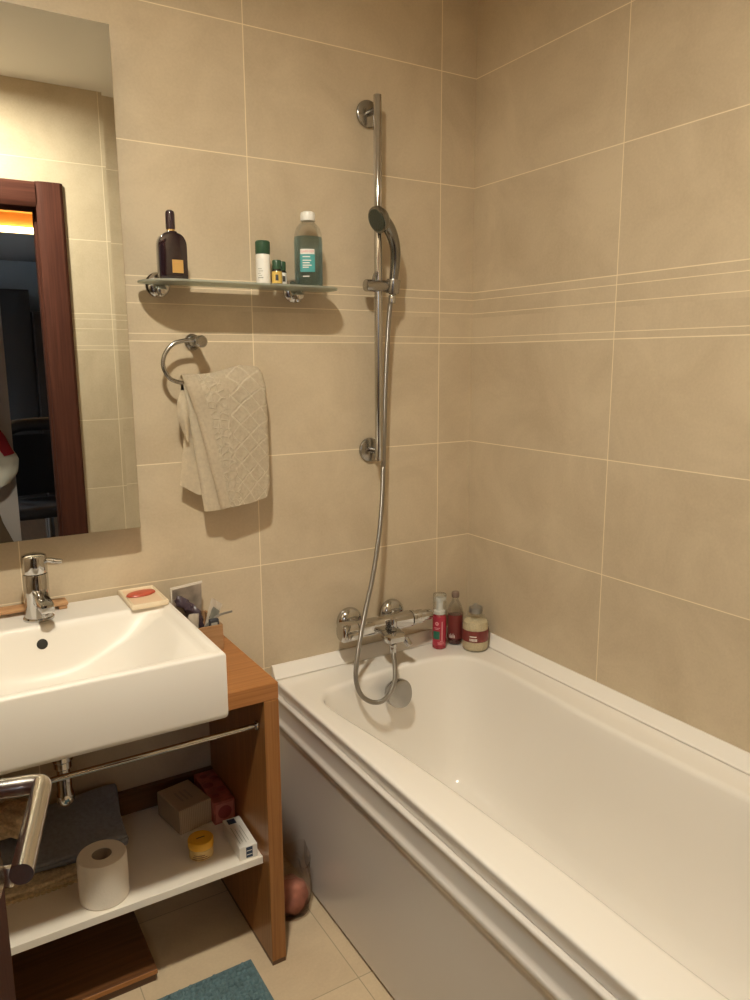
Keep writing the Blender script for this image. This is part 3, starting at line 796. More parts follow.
M['nozzle'] = plain('nozzle_face', (.045, .055, .042), .35); M['grey_chrome'] = plain('grey_chrome', (.26, .255, .24), .2, 1.0)
# hand shower
hs = thing('hand_shower', HB, 'grey chrome hand shower sitting in the slider of the rail', 'hand shower')
hp = catmull([HB+Vector((-.0005, .0025, -.022)), HB+Vector((.0008, -.0025, .02)), HB+Vector((.003, -.0065, .06)), HB+Vector((-.002, -.014, .10)), HB+Vector((-.018, -.020, .137)), HB+Vector((-.042, -.026, .162)), HB+Vector((-.062, -.030, .170))], 7)
part('handle', tube(hp, lambda t: pl([(0, .0105), (.12, .0125), (.5, .0145), (.8, .0175), (1, .016)], t), 22), M['grey_chrome'], hs)
hc = HB+Vector((-.066, -.036, .166)); hn = Vector((-.90, -.10, -.38)).normalized()
part('spray_head', lathe([(0, -.022), (.012, -.021), (.026, -.014), (.0345, -.003), (.0355, .004), (.034, .009), (.031, .0105), (0, .0105)], hc, tuple(hn), 40), M['grey_chrome'], hs)
fp = part('nozzle_face', lathe([(0, .0104), (.0295, .0104), (.029, .0118), (0, .0122)], hc, tuple(hn), 36), M['nozzle'], hs); fp['label'] = 'dark grey nozzle face'
un, vn, an = frame_from(hn); nz = None
for rr, k in ((.007, 6), (.015, 11), (.023, 16)):
    for i in range(k):
        a = 2*PI*i/k; nz = lathe([(.0012, 0), (.0010, .0016), (0, .002)], hc+hn*.0116+un*(rr*math.cos(a))+vn*(rr*math.sin(a)), tuple(hn), 8, bm=nz)
sub('nozzle_rings', nz, M['grey_chrome'], fp, hs)
# hose
hose_pts = [HB+Vector((-.0012, .0045, -.024)), (-.336, -.055, 1.58), (-.338, -.047, 1.50), (-.344, -.042, 1.33), (-.352, -.044, 1.131), (-.375, -.066, .988), (-.422, -.104, .849), (-.470, -.137, .748), (-.502, -.155, .657), (-.519, -.165, .59), (-.519, -.170, .548), (-.508, -.180, .516), (-.482, -.192, .496), (-.453, -.200, .496), (-.426, -.200, .517), (-.406, -.190, .545), (-.392, -.168, .579), (-.383, -.145, .612)]
def hose_mat():
    m, nt, b = nmat('ribbed_metal_hose'); nb = NB(nt)
    uvn = nt.nodes.new('ShaderNodeTexCoord'); sx = nt.nodes.new('ShaderNodeSeparateXYZ'); nt.links.new(uvn.outputs['Object'], sx.inputs[0])
    s = nb.m('SINE', nb.m('MULTIPLY', nb.m('ADD', sx.outputs[2], nb.m('MULTIPLY', sx.outputs[0], .7)), 1500))
    bp = nt.nodes.new('ShaderNodeBump'); bp.inputs['Strength'].default_value = .35; bp.inputs['Distance'].default_value = .001
    nt.links.new(s, bp.inputs['Height']); nt.links.new(bp.outputs['Normal'], b.inputs['Normal'])
    setp(b, Base_Color=(.34, .325, .30, 1), Metallic=1.0, Roughness=.3)
    return m
M['hose'] = hose_mat()
ho = thing('shower_hose', (-.42, -.12, .60), 'flexible metal shower hose looping down from hand shower to bath tap', 'hose')
part('hose_tube', tube(catmull(hose_pts, 9), .0068, 14), M['hose'], ho, sharp=80)
h0 = Vector(hose_pts[0]); part('hose_nut', cyl(h0+Vector((0, -.001, -.022)), h0+Vector((.0002, .0, .0)), .0098, 6*4, .001), M['chrome'], ho)
part('hose_nut', cyl((-.383, -.145, .606), (-.383, -.145, .624), .0098, 24, .001), M['chrome'], ho)

# --------------------------------------------------------------- bath mixer
mx_ = thing('bath_mixer_tap', (-.373, -.065, .667), 'chrome bath mixer tap bar on the wall over the tub end', 'faucet')
for rx in (-.4495, -.2995):
    ro = part('wall_rose', lathe([(0, .0005), (.041, .0005), (.0415, .004), (.040, .012), (.032, .021), (.018, .026), (0, .026)], (rx, 0, .674), (0, -1, 0), 40), M['chrome'], mx_)
    sub('union', cyl((rx, -.025, .674), (rx, -.052, .674), .0155, 6*4), M['chrome'], ro, mx_)
by, bz = -.070, .668
def barcap(x0, x1, ry, rz, e=4.0, bev=.004, n=48):
    """a bar along x with a softly squared section"""
    b2 = bmesh.new(); rings = []
    for x, k in ((x0, 0), (x0, 1-bev/rz), (x0+bev*.4, 1-bev*.35/rz), (x0+bev, 1), (x1-bev, 1), (x1-bev*.4, 1-bev*.35/rz), (x1, 1-bev/rz), (x1, 0)):
        if k == 0: rings.append([b2.verts.new((x, by, bz))]); continue
        rg = []
        for i in range(n):
            a = 2*PI*i/n; ca, sa = math.cos(a), math.sin(a); q = (abs(ca)**e+abs(sa)**e)**(-1/e)
            rg.append(b2.verts.new((x, by+ry*k*q*ca, bz+rz*k*q*sa)))
        rings.append(rg)
    for A, B in zip(rings, rings[1:]):
        for i in range(n):
            j = (i+1) % n
            if len(A) == 1: b2.faces.new((A[0], B[i], B[j]))
            elif len(B) == 1: b2.faces.new((A[i], A[j], B[0]))
            else: b2.faces.new((A[i], A[j], B[j], B[i]))
    bmesh.ops.recalc_face_normals(b2, faces=b2.faces[:]); return b2
part('body', barcap(-.462, -.272, .023, .0235, 3.2), M['chrome'], mx_)
kl = part('handle', barcap(-.517, -.4625, .027, .0290, 2.6, .007), M['chrome'], mx_)
sub('handle_tab', box(-.508, -.470, by-.046, by-.026, bz-.012, bz+.006, .004), M['chrome'], kl, mx_)
kr = part('handle', lathe([(0, 0), (.0235, 0), (.0235, .010), (.0205, .013), (.0195, .024), (.0212, .027), (.0205, .040), (.0170, .043), (.0162, .070), (.013, .075), (0, .0755)], (-.2715, by, bz), (1, 0, 0), 36), M['chrome'], mx_)
spo = [(-.392, -.090, .658), (-.330, -.090, .658), (-.336, -.134, .656), (-.347, -.154, .655), (-.396, -.154, .655), (-.404, -.134, .656)]
so = part('spout', prism([Vector(p) for p in spo], (0, 0, -.020), bev=.003), M['chrome'], mx_)
sub('hose_outlet', cyl((-.383, -.145, .6345), (-.383, -.145, .6245), .0115, 26, .001), M['chrome'], so, mx_)
dv = part('diverter_knob', cyl((-.357, -.108, .6575), (-.357, -.108, .694), .0095, 24, .002), M['chrome'], mx_)
part('spout_nozzle', cyl((-.340, -.140, .642), (-.330, -.152, .620), .0105, 24, .002), M['chrome'], mx_)

# ------------------------------------------------------ bottles on tub corner
ZT = ZD+.0006
c = Vector((-.157, -.062, ZT))
t = thing('foam_bottle', c, 'red pump-foam bottle with white pump under a clear cap on the tub corner', 'bottle')
part('bottle_body', lathe([(0, 0), (.0195, 0), (.0222, .003), (.0222, .094), (.0215, .104), (.0185, .110), (.016, .112), (0, .112)], c, n=36), M['red_liquid'], t)
a = facing(c)
part('front_label', wrap_patch(c, .0222, c.z+.012, c.z+.108, a-1.2, a+1.0, off=.0005, n=20), M['red_label'], t)
part('green_spot', wrap_patch(c, .0222, c.z+.034, c.z+.060, a-.95, a+.05, off=.0010), M['green_print'], t)
def ringmark(c, R, a0, zc, r0, r1, n=24):
    b2 = bmesh.new(); A = []; B = []
    for i in range(n):
        q = 2*PI*i/n
        for r_, L in ((r0, A), (r1, B)):
            L.append(b2.verts.new((c.x+R*math.cos(a0+r_*math.cos(q)/R), c.y+R*math.sin(a0+r_*math.cos(q)/R), zc+r_*math.sin(q))))
    for i in range(n): j = (i+1) % n; b2.faces.new((A[i], A[j], B[j], B[i]))
    return b2
part('flower_mark', ringmark(c, .0232, a-.35, c.z+.085, .0022, .0062), M['pink_print'], t)
bl = None
for q, w0, w1 in ((.070, -.75, .1), (.018, -.2, .75), (.022, -.25, .7), (.027, .1, .6), (.066, -.6, -.1)): bl = wrap_patch(c, .0222, c.z+q, c.z+q+.0020, a+w0, a+w1, off=.0011, bm=bl)
wrap_patch(c, .0222, c.z+.030, c.z+.092, a+.30, a+.44, off=.0011, bm=bl)
part('print_lines', bl, M['pink_print'], t)
pmp = part('pump', lathe([(0, .1122), (.0175, .1122), (.0175, .122), (.011, .126), (.0105, .150), (.0125, .152), (.0125, .162), (.010, .165), (0, .166)], c, n=32), M['white_cap'], t)
sub('nozzle', box(c.x-.006, c.x+.020, c.y-.006, c.y+.006, c.z+.152, c.z+.163, .002), M['white_cap'], pmp, t)
part('over_cap', lathe([(.0208, .1125), (.0214, .1125), (.0214, .172), (.020, .176), (0, .177), (0, .1762), (.0196, .1752), (.0208, .171)], c, n=36, cap=False), M['clear'], t)
c = Vector((-.091, -.056, ZT))
t = thing('bath_oil_bottle', c, 'slender dark red bottle with a round stopper, middle one on tub corner', 'bottle')
part('glass_shell', lathe([(0, 0), (.0225, 0), (.0245, .003), (.0245, .108), (.021, .124), (.012, .140), (.0095, .147), (.0095, .152), (0, .152)], c, n=36), M['clear'], t)
part('bath_oil', lathe([(0, .003), (.0215, .003), (.0233, .006), (.0233, .095), (0, .0955)], c, n=36), M['maroon'], t)
part('stopper', lathe([(0, .1525), (.0115, .1525), (.0125, .156), (.0125, .167), (.010, .171), (0, .172)], c, n=28), M['stopper'], t)
a = facing(c)
part('label_wrap', wrap_patch(c, .0245, c.z+.020, c.z+.098, a-1.3, a+1.3, off=.0005, n=20), M['maroon_label'], t)
bl = None
for k in range(5): bl = wrap_patch(c, .0245, c.z+.024, c.z+.034+.004*(k % 2), a-.75+k*.16, a-.68+k*.16, off=.0010, bm=bl)
part('print_lines', bl, M['white_print'], t)
c = Vector((-.066, -.128, ZT))
t = thing('bath_salt_jar', c, 'squat round jar of cream bath salts with maroon band and grey lid', 'jar')
part('glass_shell', lathe([(0, 0), (.037, 0), (.0402, .004), (.0408, .020), (.0408, .080), (.038, .096), (.030, .108), (.0205, .114), (.0185, .118), (0, .118)], c, n=44), M['clear'], t)
part('bath_salts', lathe([(0, .003), (.0355, .003), (.0385, .007), (.0392, .020), (.0392, .078), (.036, .092), (.028, .096), (0, .098)], c, n=44), M['cream'], t)
part('lid', lathe([(0, .1182), (.0200, .1182), (.0215, .121), (.0215, .132), (.0200, .137), (.012, .140), (.006, .146), (0, .147)], c, n=32), M['grey_lid'], t)
a = facing(c)
part('label_band', wrap_patch(c, .0408, c.z+.033, c.z+.069, 0, 2*PI, n=48, off=.0006), M['maroon_label'], t)
bl = None
for k in range(6): bl = wrap_patch(c, .0408, c.z+.037, c.z+.045, a-.42+k*.10, a-.36+k*.10, off=.0011, bm=bl)
wrap_patch(c, .0408, c.z+.050, c.z+.053, a-.42, a+.10, off=.0011, bm=bl)
part('print_lines', bl, M['white_print'], t)

# ----------------------------------------------- things on the washbasin back
dc = Vector((-1.070, -.086, ST))
sd = thing('soap_dish', dc, 'flat square cream soap dish with a red soap bar on the basin corner', 'soap dish', math.radians(0))
b2 = box(dc.x-.044, dc.x+.044, dc.y-.072, dc.y+.072, ST+.0005, ST+.0135, .003)
tf_ = [f for f in b2.faces if f.normal.z > .9 and f.calc_area() > .005]
bmesh.ops.inset_region(b2, faces=tf_, thickness=.005); bmesh.ops.translate(b2, verts=list({v for f in tf_ for v in f.verts}), vec=(0, 0, -.003))
part('dish_body', b2, M['dish'], sd)
part('dish_well', box(dc.x-.0345, dc.x+.0345, dc.y-.0625, dc.y+.0625, ST+.0106, ST+.0112, .0002, 1), M['dish_in'], sd)
sb = thing('soap_bar', (dc.x-.001, dc.y+.012, ST+.0113), 'thin oval red soap bar lying in the cream dish', 'soap', math.radians(4))
bm = lathe([(0, 0), (.036, .0), (.040, .002), (.037, .005), (.024, .0068), (0, .0072)], (0, 0, 0), n=44, sx=.92, sy=.56)
for v in bm.verts: v.co.y *= 1-.35*max(0, v.co.x)/.034*0; v.co.y += .10*v.co.x
part('soap', bm, M['soap'], sb, world=False)
wt = thing('wooden_rest', (-1.33, -.036, ST), 'narrow wooden bar on small feet behind the basin tap', 'tray')
part('bar', box(-1.46, -1.236, -.060, -.018, ST+.009, ST+.018, .003), M['tray'], wt)
for fx in (-1.455, -1.257): part('foot', box(fx, fx+.018, -.058, -.020, ST+.0005, ST+.0092, .002), M['tray'], wt)

# toiletry box behind the basin's right corner
bx = thing('toiletry_box', (-.945, -.085, VZ), 'small open wooden box of toiletries between basin and wall', 'box')
X_0, X_1, Y_0, Y_1, Z0 = -1.008, -.893, -.150, -.020, VZ+.0006
b2 = box(X_0, X_1, Y_0, Y_1, Z0, Z0+.004); 
for q in ((X_0, X_1, Y_0, Y_0+.005), (X_0, X_1, Y_1-.005, Y_1), (X_0, X_0+.005, Y_0+.005, Y_1-.005), (X_1-.005, X_1, Y_0+.005, Y_1-.005)): box(*q, Z0+.004, Z0+.066, bm=b2)
part('box_walls', b2, M['ply'], bx)
ZI = Z0+.0045
def sheet(name, root, p00, p10, p11, p01, mat, th=.0016, bulge=.004):
    P = [Vector(p) for p in (p00, p10, p11, p01)]
    n = (P[1]-P[0]).cross(P[3]-P[0]).normalized()
    fn = lambda u, v: P[0]*(1-u)*(1-v)+P[1]*u*(1-v)+P[2]*u*v+P[3]*(1-u)*v + n*(bulge*math.sin(u*PI)*math.sin(v*PI)+.0012*math.sin(9*u+7*v))
    return part(name, grid(fn, 14, 14, thick=th), mat, root)
zp = thing('zip_pouch', (-.95, -.045, ZI), 'clear zip pouch with a white top standing in the toiletry box', 'pouch')
sheet('pouch_film', zp, (-.992, -.044, ZI+.012), (-.914, -.040, ZI+.010), (-.910, -.048, .876), (-.990, -.052, .871), M['foil'], .003, .010)
part('zip_strip', prism([(-.9925, -.0535, .870), (-.9085, -.0495, .8755), (-.9085, -.0495, .8815), (-.9925, -.0535, .876)], (0, .004, 0)), M['print_white'], zp)
part('side_seam', prism([(-.9925, -.0535, .836), (-.9890, -.0535, .836), (-.9890, -.0535, .870), (-.9925, -.0535, .870)], (0, .004, 0)), M['print_white'], zp)
pk = thing('purple_packet', (-.965, -.085, ZI), 'dark purple crumpled packet leaning in front of the clear pouch', 'packet')
b2 = tube(catmull([(-.985, -.072, .852), (-.972, -.078, .842), (-.955, -.085, .825), (-.938, -.090, .806), (-.930, -.092, .770), (-.930, -.092, ZI+.010)], 7), lambda t: pl([(0, .009), (.15, .013), (.6, .011), (1, .005)], t), 16)
for v in b2.verts: v.co += Vector((.0022*math.sin(v.co.z*310+v.co.y*200), .002*math.sin(v.co.x*290), .0028*math.sin(v.co.x*260+v.co.y*340)))
part('packet', b2, M['purple_pack'], pk, sharp=20)
ws = thing('white_sachet', (-.905, -.112, ZI), 'white printed sachet tilted to the right in the toiletry box', 'sachet')
sheet('sachet', ws, (-.935, -.113, .762), (-.912, -.110, .762), (-.876, -.106, .829), (-.905, -.108, .852), M['print_white'], .003, .002)
sheet('print_patch', ws, (-.917, -.1145, .803), (-.900, -.1135, .790), (-.886, -.1125, .814), (-.903, -.1135, .830), M['grey_print'], .0006, .001)
w2 = thing('crumpled_tissue', (-.965, -.118, ZI), 'white crumpled sachet at the basin side of the toiletry box', 'sachet')
sheet('tissue', w2, (-.990, -.126, ZI+.002), (-.952, -.118, ZI+.002), (-.940, -.112, .818), (-.968, -.116, .822), M['print_white'], .005, .006)
bk = thing('dark_carton', (-.910, -.134, ZI), 'small dark printed carton upright at the toiletry box front', 'carton')
part('carton', box(-.0125, .0112, -.0055, .0055, .0005, .074, .001, 1), M['dark_pack'], bk, world=False)
part('print_lines', box(-.009, .007, -.0061, -.0056, .056, .066), M['grey_print'], bk, world=False)
tbk = thing('grey_toothbrush', (-.90, -.1215, ZI), 'thin grey toothbrush handle sticking out over the box edge', 'toothbrush')
part('handle', tube(catmull([(-.946, -.1235, .770), (-.912, -.1235, .797), (-.888, -.1235, .8085), (-.858, -.1235, .8115)], 6), lambda t: .0030, 10), M['grey_lid'], tbk)

# --------------------------------------------------------- things on the shelf
SZ = .2761
tp = thing('toilet_roll', (-1.246, -.306, SZ), 'white toilet paper roll standing near the white shelf front edge', 'toilet roll')
part('paper', lathe([(.0215, .003), (.0215, 0), (.050, 0), (.0525, .003), (.0530, .05), (.0525, .097), (.050, .102), (.0215, .102), (.0215, .003)], (-1.246, -.306, SZ), n=56, cap=False), M['tp'], tp)
part('core', lathe([(.0200, .001), (.0212, .001), (.0212, .1005), (.0200, .1005), (.0200, .001)], (-1.246, -.306, SZ), n=40, cap=False), M['card'], tp)
jc = Vector((-1.018, -.284, SZ))
jr = thing('cream_jar', jc, 'small round yellow cosmetic jar standing on the white shelf', 'jar')
part('jar_body', lathe([(0, 0), (.0255, 0), (.0288, .003), (.0292, .025), (.027, .0275), (0, .0275)], jc, n=36), M['jar_body'], jr)
ld = part('lid', lathe([(0, .028), (.0298, .028), (.0304, .030), (.0304, .043), (.029, .0455), (0, .046)], jc, n=36), M['jar_yellow'], jr)
a = facing(jc)
bl = None
for k in range(3): bl = wrap_patch(jc, .0292, jc.z+.006+k*.005, jc.z+.0078+k*.005, a-.8+.1*k, a+.7-.2*k, off=.0005, bm=bl)
part('print_lines', bl, M['maroon_label'], jr)
sub('lid_mark', box(jc.x-.010, jc.x+.010, jc.y-.0014, jc.y+.0014, jc.z+.0461, jc.z+.0465), M['dark_print'], ld, jr)
wb = thing('medicine_box', (-.924, -.292, SZ), 'white medicine carton with navy print at the shelf right front corner', 'carton', math.radians(-2))
part('carton', box(-.022, .022, -.066, .062, 0, .034, .0008, 1), M['med_white'], wb, world=False)
part('print_mark', box(-.014, .006, .036, .056, .0340, .0344), M['med_blue'], wb, world=False)
part('print_mark', box(-.006, .010, -.0664, -.0660, .004, .031), M['med_blue'], wb, world=False)
bl = None
for k in range(4): bl = box(-.015+k*.0075, -.0135+k*.0075, -.050+.006*(k % 2), .022-.01*(k % 3), .0340, .0343, bm=bl)
part('print_lines', bl, M['grey_print'], wb, world=False)
bl = box(-.0045, .0085, -.0668, -.0664, .011, .0125); box(-.0045, .0085, -.0668, -.0664, .021, .0225, bm=bl)
part('print_stripes', bl, M['white_print'], wb, world=False)
def ribbed():
    m, nt, b = nmat('striped_carton'); nb = NB(nt)
    tc = nt.nodes.new('ShaderNodeTexCoord'); sx = nt.nodes.new('ShaderNodeSeparateXYZ'); nt.links.new(tc.outputs['Object'], sx.inputs[0])
    s = nb.m('SINE', nb.m('MULTIPLY', nb.m('ADD', sx.outputs[0], sx.outputs[1]), 1250))
    r = nt.nodes.new('ShaderNodeValToRGB'); r.color_ramp.elements[0].color = (.38, .29, .19, 1); r.color_ramp.elements[1].color = (.52, .42, .29, 1)
    f = nb.m('ADD', nb.m('MULTIPLY', s, .5), .5); nt.links.new(f, r.inputs['Fac']); nt.links.new(r.outputs['Color'], b.inputs['Base Color']); setp(b, Roughness=.7)
    return m
M['ribbed'] = ribbed()
bb = thing('striped_carton', (-1.006, -.118, SZ), 'beige finely striped carton in the back corner of the shelf', 'carton', math.radians(11))
part('carton', box(-.045, .045, -.060, .060, 0, .066, .0015, 1), M['ribbed'], bb, world=False)
bl = None
for k in range(3): bl = box(-.018+k*.013, -.012+k*.013, -.025, .022, .0662, .0665, bm=bl)
part('print_lines', bl, M['card'], bb, world=False)
pb = thing('pink_carton', (-.923, -.107, SZ), 'rose pink patterned carton against the right panel, behind medicine box', 'carton')
part('carton', box(-.951, -.896, -.190, -.026, SZ, SZ+.060, .001, 1), M['pink_box'], pb)
part('front_panel', box(-.947, -.900, -.1906, -.1902, SZ+.006, SZ+.054), M['pink_panel'], pb)
part('rose_print', lathe([(0, 0), (.016, 0), (.018, .0005), (.012, .001), (0, .001)], (-.9235, -.1906, SZ+.030), (0, -1, 0), 26), M['rose'], pb)
bl = None
for k, (px_, py_, pr_) in enumerate(((-.935, -.155, .010), (-.912, -.130, .012), (-.934, -.098, .013), (-.910, -.070, .011), (-.932, -.050, .010))): bl = lathe([(0, 0), (pr_, 0), (pr_*.9, .0006), (0, .0008)], (px_, py_, SZ+.0601), n=18, bm=bl)
part('top_roses', bl, M['rose'], pb)
# folded cloths
def folded(x0, x1, y0, y1, z0, n, th, amp, seed, edge=.010, skew=0.0, slope=None):
    """a stack of n soft folds as one cloth"""
    rnd = random.Random(seed); bm = None
    for k in range(n):
        za = z0+k*th; j = [rnd.uniform(-.006, .006) for _ in range(4)]
        b2 = box(x0+j[0], x1+j[1], y0+j[2], y1+j[3], za+.0004, za+th-.0004, th*.45, 3)
        bmesh.ops.subdivide_edges(b2, edges=[e for e in b2.edges if e.calc_length() > .04], cuts=10, use_grid_fill=True)
        for v in b2.verts:
            v.co.z += amp*(math.sin(v.co.x*31+seed)*math.sin(v.co.y*27+seed*2))*(.5+.5*(k+1)/n) + amp*.6
            v.co.y += .005*math.sin(v.co.x*22+seed+k); v.co.x += skew*(v.co.y-y0)+.004*math.sin(v.co.y*25+k)
        if slope:
            for v in b2.verts:
                t = max(0, min(1, (v.co.y-y0)/(y1-y0))); v.co.z = z0+(v.co.z-z0)*(slope[0]+(slope[1]-slope[0])*t)
        bm = merge(bm, b2)
    return bm
lc = thing('lace_cloth', (-1.36, -.12, SZ), 'folded beige woven cloth with a lace edge under the blue towel', 'cloth')
part('cloth_folds', folded(-1.50, -1.185, -.222, -.032, SZ, 2, .012, .0008, 3), M['lace'], lc, sharp=70)
bt = None
for k in range(26):
    xk = -1.492+k*.0118; bt = lathe([(0, 0), (.006, 0), (.006, .0022), (0, .003)], (xk, -.2255+.003*math.sin(xk*22+3), SZ+.0002), n=12, bm=bt)
le = part('lace_edge', bt, M['lace'], lc); le['kind'] = 'stuff'
bt_ = thing('blue_towel', (-1.31, -.10, SZ+.026), 'folded dark blue grey towel on the shelf beneath the basin waste', 'towel')
part('towel_folds', folded(-1.47, -1.166, -.200, -.030, SZ+.0265, 3, .017, .0016, 7, skew=.06, slope=(.62, 1.55)), M['blue_cloth'], bt_, sharp=70)
cd = thing('crochet_bundle', (-1.40, -.105, SZ+.075), 'crumpled round beige crochet bundle on the blue towel', 'cloth')
bm = bmesh.new(); bmesh.ops.create_icosphere(bm, subdivisions=5, radius=1)
for v in bm.verts:
    p = v.co; k = 1+.10*math.sin(p.x*7+1)*math.sin(p.y*6)+.07*math.sin(p.z*11+p.x*8)
    v.co = Vector((-1.398+p.x*.058*k, -.105+p.y*.055*k, SZ+.104+max(p.z, -.6)*.038*k+.022))
part('bundle', bm, M['lace'], cd, sharp=80)

# ------------------------------------------------------------ on the floor
wbx = thing('wooden_board', (-1.37, -.16, 0), 'thick brown wooden board on the floor under the vanity shelf', 'board')
part('board_top', box(-1.62, -1.142, -.300, -.030, .020, .034, .001, 1), M['oak_dark'], wbx)
part('board_base', box(-1.612, -1.146, -.296, -.034, .0003, .0198), M['foot'], wbx)
part('edge_strip', box(-1.620, -1.142, -.3030, -.3005, .022, .034, .0008, 1), M['oak_front'], wbx)
mt = thing('bath_mat', (-1.2, -.62, 0), 'teal blue chenille bath mat on the tiled floor before the vanity', 'bath mat')
part('mat_base', box(-1.502, -.932, -.878, -.360, .0005, .008, .002), M['mat_teal'], mt)
def chen():
    bm = bmesh.new(); rnd = random.Random(5)
    vs = []
    nx_, ny_ = 40, 48
    for i in range(nx_):
        for j in range(ny_):
            x = -1.496+(.558)*(i+.5)/nx_+rnd.uniform(-.003, .003); y = -.874+.508*(j+.5)/ny_+rnd.uniform(-.0025, .0025)
            a, bq, h = .0072, .0052, .0075*rnd.uniform(.8, 1.15); rot = rnd.uniform(-.5, .5)
            ca, sa = math.cos(rot), math.sin(rot)
            rings = []
            for rr, hh in ((1.0, 0), (.92, .45), (.55, .85)):
                rings.append([bm.verts.new((x+ca*a*rr*math.cos(q*PI/3)-sa*bq*rr*math.sin(q*PI/3), y+sa*a*rr*math.cos(q*PI/3)+ca*bq*rr*math.sin(q*PI/3), .0078+h*hh)) for q in range(6)])
            top = bm.verts.new((x, y, .0078+h))
            for A, B in zip(rings, rings[1:]):
                for q in range(6): bm.faces.new((A[q], A[(q+1) % 6], B[(q+1) % 6], B[q]))
            for q in range(6): bm.faces.new((rings[-1][q], rings[-1][(q+1) % 6], top))
    return bm
pile = part('chenille_pile', chen(), M['mat_teal'], mt, sharp=80); pile['kind'] = 'stuff'
# clear bag between vanity and tub
pg = thing('plastic_bag', (-.772, -.20, 0), 'clear plastic bag with pink contents on the floor beside the bathtub', 'bag')
bm = bmesh.new(); ringsb = []
prof = [(.30, .0006), (.78, .001), (.94, .015), (1.0, .045), (.97, .080), (.92, .105), (.90, .125), (.93, .142), (.99, .155)]
nn = 40
for q, (k, z) in enumerate(prof):
    rg = []
    for i in range(nn):
        a = 2*PI*i/nn; w_ = 1+.05*math.sin(5*a+q*.7)+.035*math.sin(9*a-q)
        zz = z + (.012*math.sin(3*a+1) if q == len(prof)-1 else 0)
        rg.append(bm.verts.new((-.778+.064*k*w_*math.cos(a), -.238+.068*k*w_*math.sin(a), zz)))
    ringsb.append(rg)
bm.faces.new(ringsb[0][::-1])
for A, B in zip(ringsb, ringsb[1:]):
    for i in range(nn): j = (i+1) % nn; bm.faces.new((A[i], A[j], B[j], B[i]))
part('bag_film', bm, M['clear_bag'], pg, sharp=80)
bm = bmesh.new(); bmesh.ops.create_icosphere(bm, subdivisions=4, radius=1)
for v in bm.verts:
    p = v.co; k = 1+.09*math.sin(p.x*6+1)*math.sin(p.y*7)
    v.co = Vector((-.779+p.x*.056*k, -.240+p.y*.060*k, .042+p.z*.038*k))
part('contents', bm, M['pink_stuff'], pg, sharp=80)

# -------------------------------------------------------------- ceiling lamp
lp = Vector((-1.34, -1.22, ZC))
cl = thing('ceiling_lamp', lp, 'round warm ceiling downlight above the washbasin', 'lamp')
part('trim_ring', lathe([(.064, -.0005), (.088, -.0005), (.088, -.010), (.084, -.0145), (.0665, -.0145), (.064, -.012), (.064, -.0005)], lp, n=40, cap=False), M['lamp_ring'], cl)
part('diffuser', lathe([(0, -.004), (.0630, -.004), (.0625, -.0065), (0, -.007)], lp, n=40), M['lamp'], cl)

# -------------------------------- room beyond the doorway (seen in the mirror)
HY0, HY1, HX0, HX1, HZ = -7.0, YF-.12, -3.2, .9, 2.45
struct('floor_hall', box(HX0, HX1, HY0, HY1, -.1, -.001), M['hall_floor'], 'dark floor of the room beyond the doorway', 'floor', smooth=False)
struct('wall_hall_back', box(HX0, HX1, HY0-.1, HY0, 0, 2.7), M['hall_wall'], 'grey far wall of the room beyond the doorway', 'wall', smooth=False)
struct('wall_hall_left', box(HX0-.1, HX0, HY0, HY1, 0, 2.7), M['hall_wall'], 'grey left wall of the room beyond the doorway', 'wall', smooth=False)
struct('wall_hall_right', box(HX1, HX1+.1, HY0, HY1, 0, 2.7), M['hall_wall'], 'grey right wall of the room beyond the doorway', 'wall', smooth=False)
hw = box(HX0, XL-.1, HY1-.02, HY1, 0, 2.7); box(.1, HX1, HY1-.02, HY1, 0, 2.7, bm=hw); box(XL-.1, .1, HY1-.02, HY1, ZC+.08, 2.7, bm=hw)
struct('wall_hall_front', hw, M['hall_wall'], 'grey wall either side of the bathroom block', 'wall', smooth=False)
YR0, YR1 = -5.15, -3.0
hc_ = box(HX0, HX1, HY0, YR0, HZ, HZ+.05); box(HX0, HX1, YR1, HY1-.02, HZ, HZ+.05, bm=hc_)
struct('ceiling_hall', hc_, M['hall_ceiling'], 'grey lower ceiling of the room beyond the doorway', 'ceiling', smooth=False)
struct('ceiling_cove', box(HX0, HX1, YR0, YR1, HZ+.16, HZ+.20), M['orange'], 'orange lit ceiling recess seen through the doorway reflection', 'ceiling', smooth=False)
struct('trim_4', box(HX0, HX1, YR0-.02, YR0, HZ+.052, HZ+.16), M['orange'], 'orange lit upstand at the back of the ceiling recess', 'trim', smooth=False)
cs = thing('cove_light', ((HX0+HX1)/2, YR0+.03, HZ), 'glowing warm light strip along the ceiling recess edge in the mirror', 'light')
part('light_strip', box(HX0+.1, HX1-.1, YR0+.002, YR0+.030, HZ+.002, HZ+.05, .004, 1), M['led'], cs)
part('strip_rail', box(HX0+.1, HX1-.1, YR0+.002, YR0+.034, HZ-.006, HZ+.001), M['hall_ceiling'], cs)
wr = thing('wardrobe', (-.1, HY0+.3, 0), 'dark brown wardrobe against the far wall, reflected in the mirror', 'wardrobe')
part('carcass', box(-.43, .75, HY0+.002, HY0+.58, .002, 1.92, .004), M['wardrobe'], wr)
part('door', box(-.425, .155, HY0+.582, HY0+.60, .06, 1.90, .003), M['wardrobe'], wr); part('door', box(.160, .745, HY0+.582, HY0+.60, .06, 1.90, .003), M['wardrobe'], wr)
ws_ = thing('tall_cupboard', (-1.1, HY0+.3, 0), 'tall charcoal cupboard beside the brown wardrobe, reflected in the mirror', 'cupboard')
part('carcass', box(-1.9, -.435, HY0+.002, HY0+.50, .002, 2.13, .004), M['wardrobe_side'], ws_)
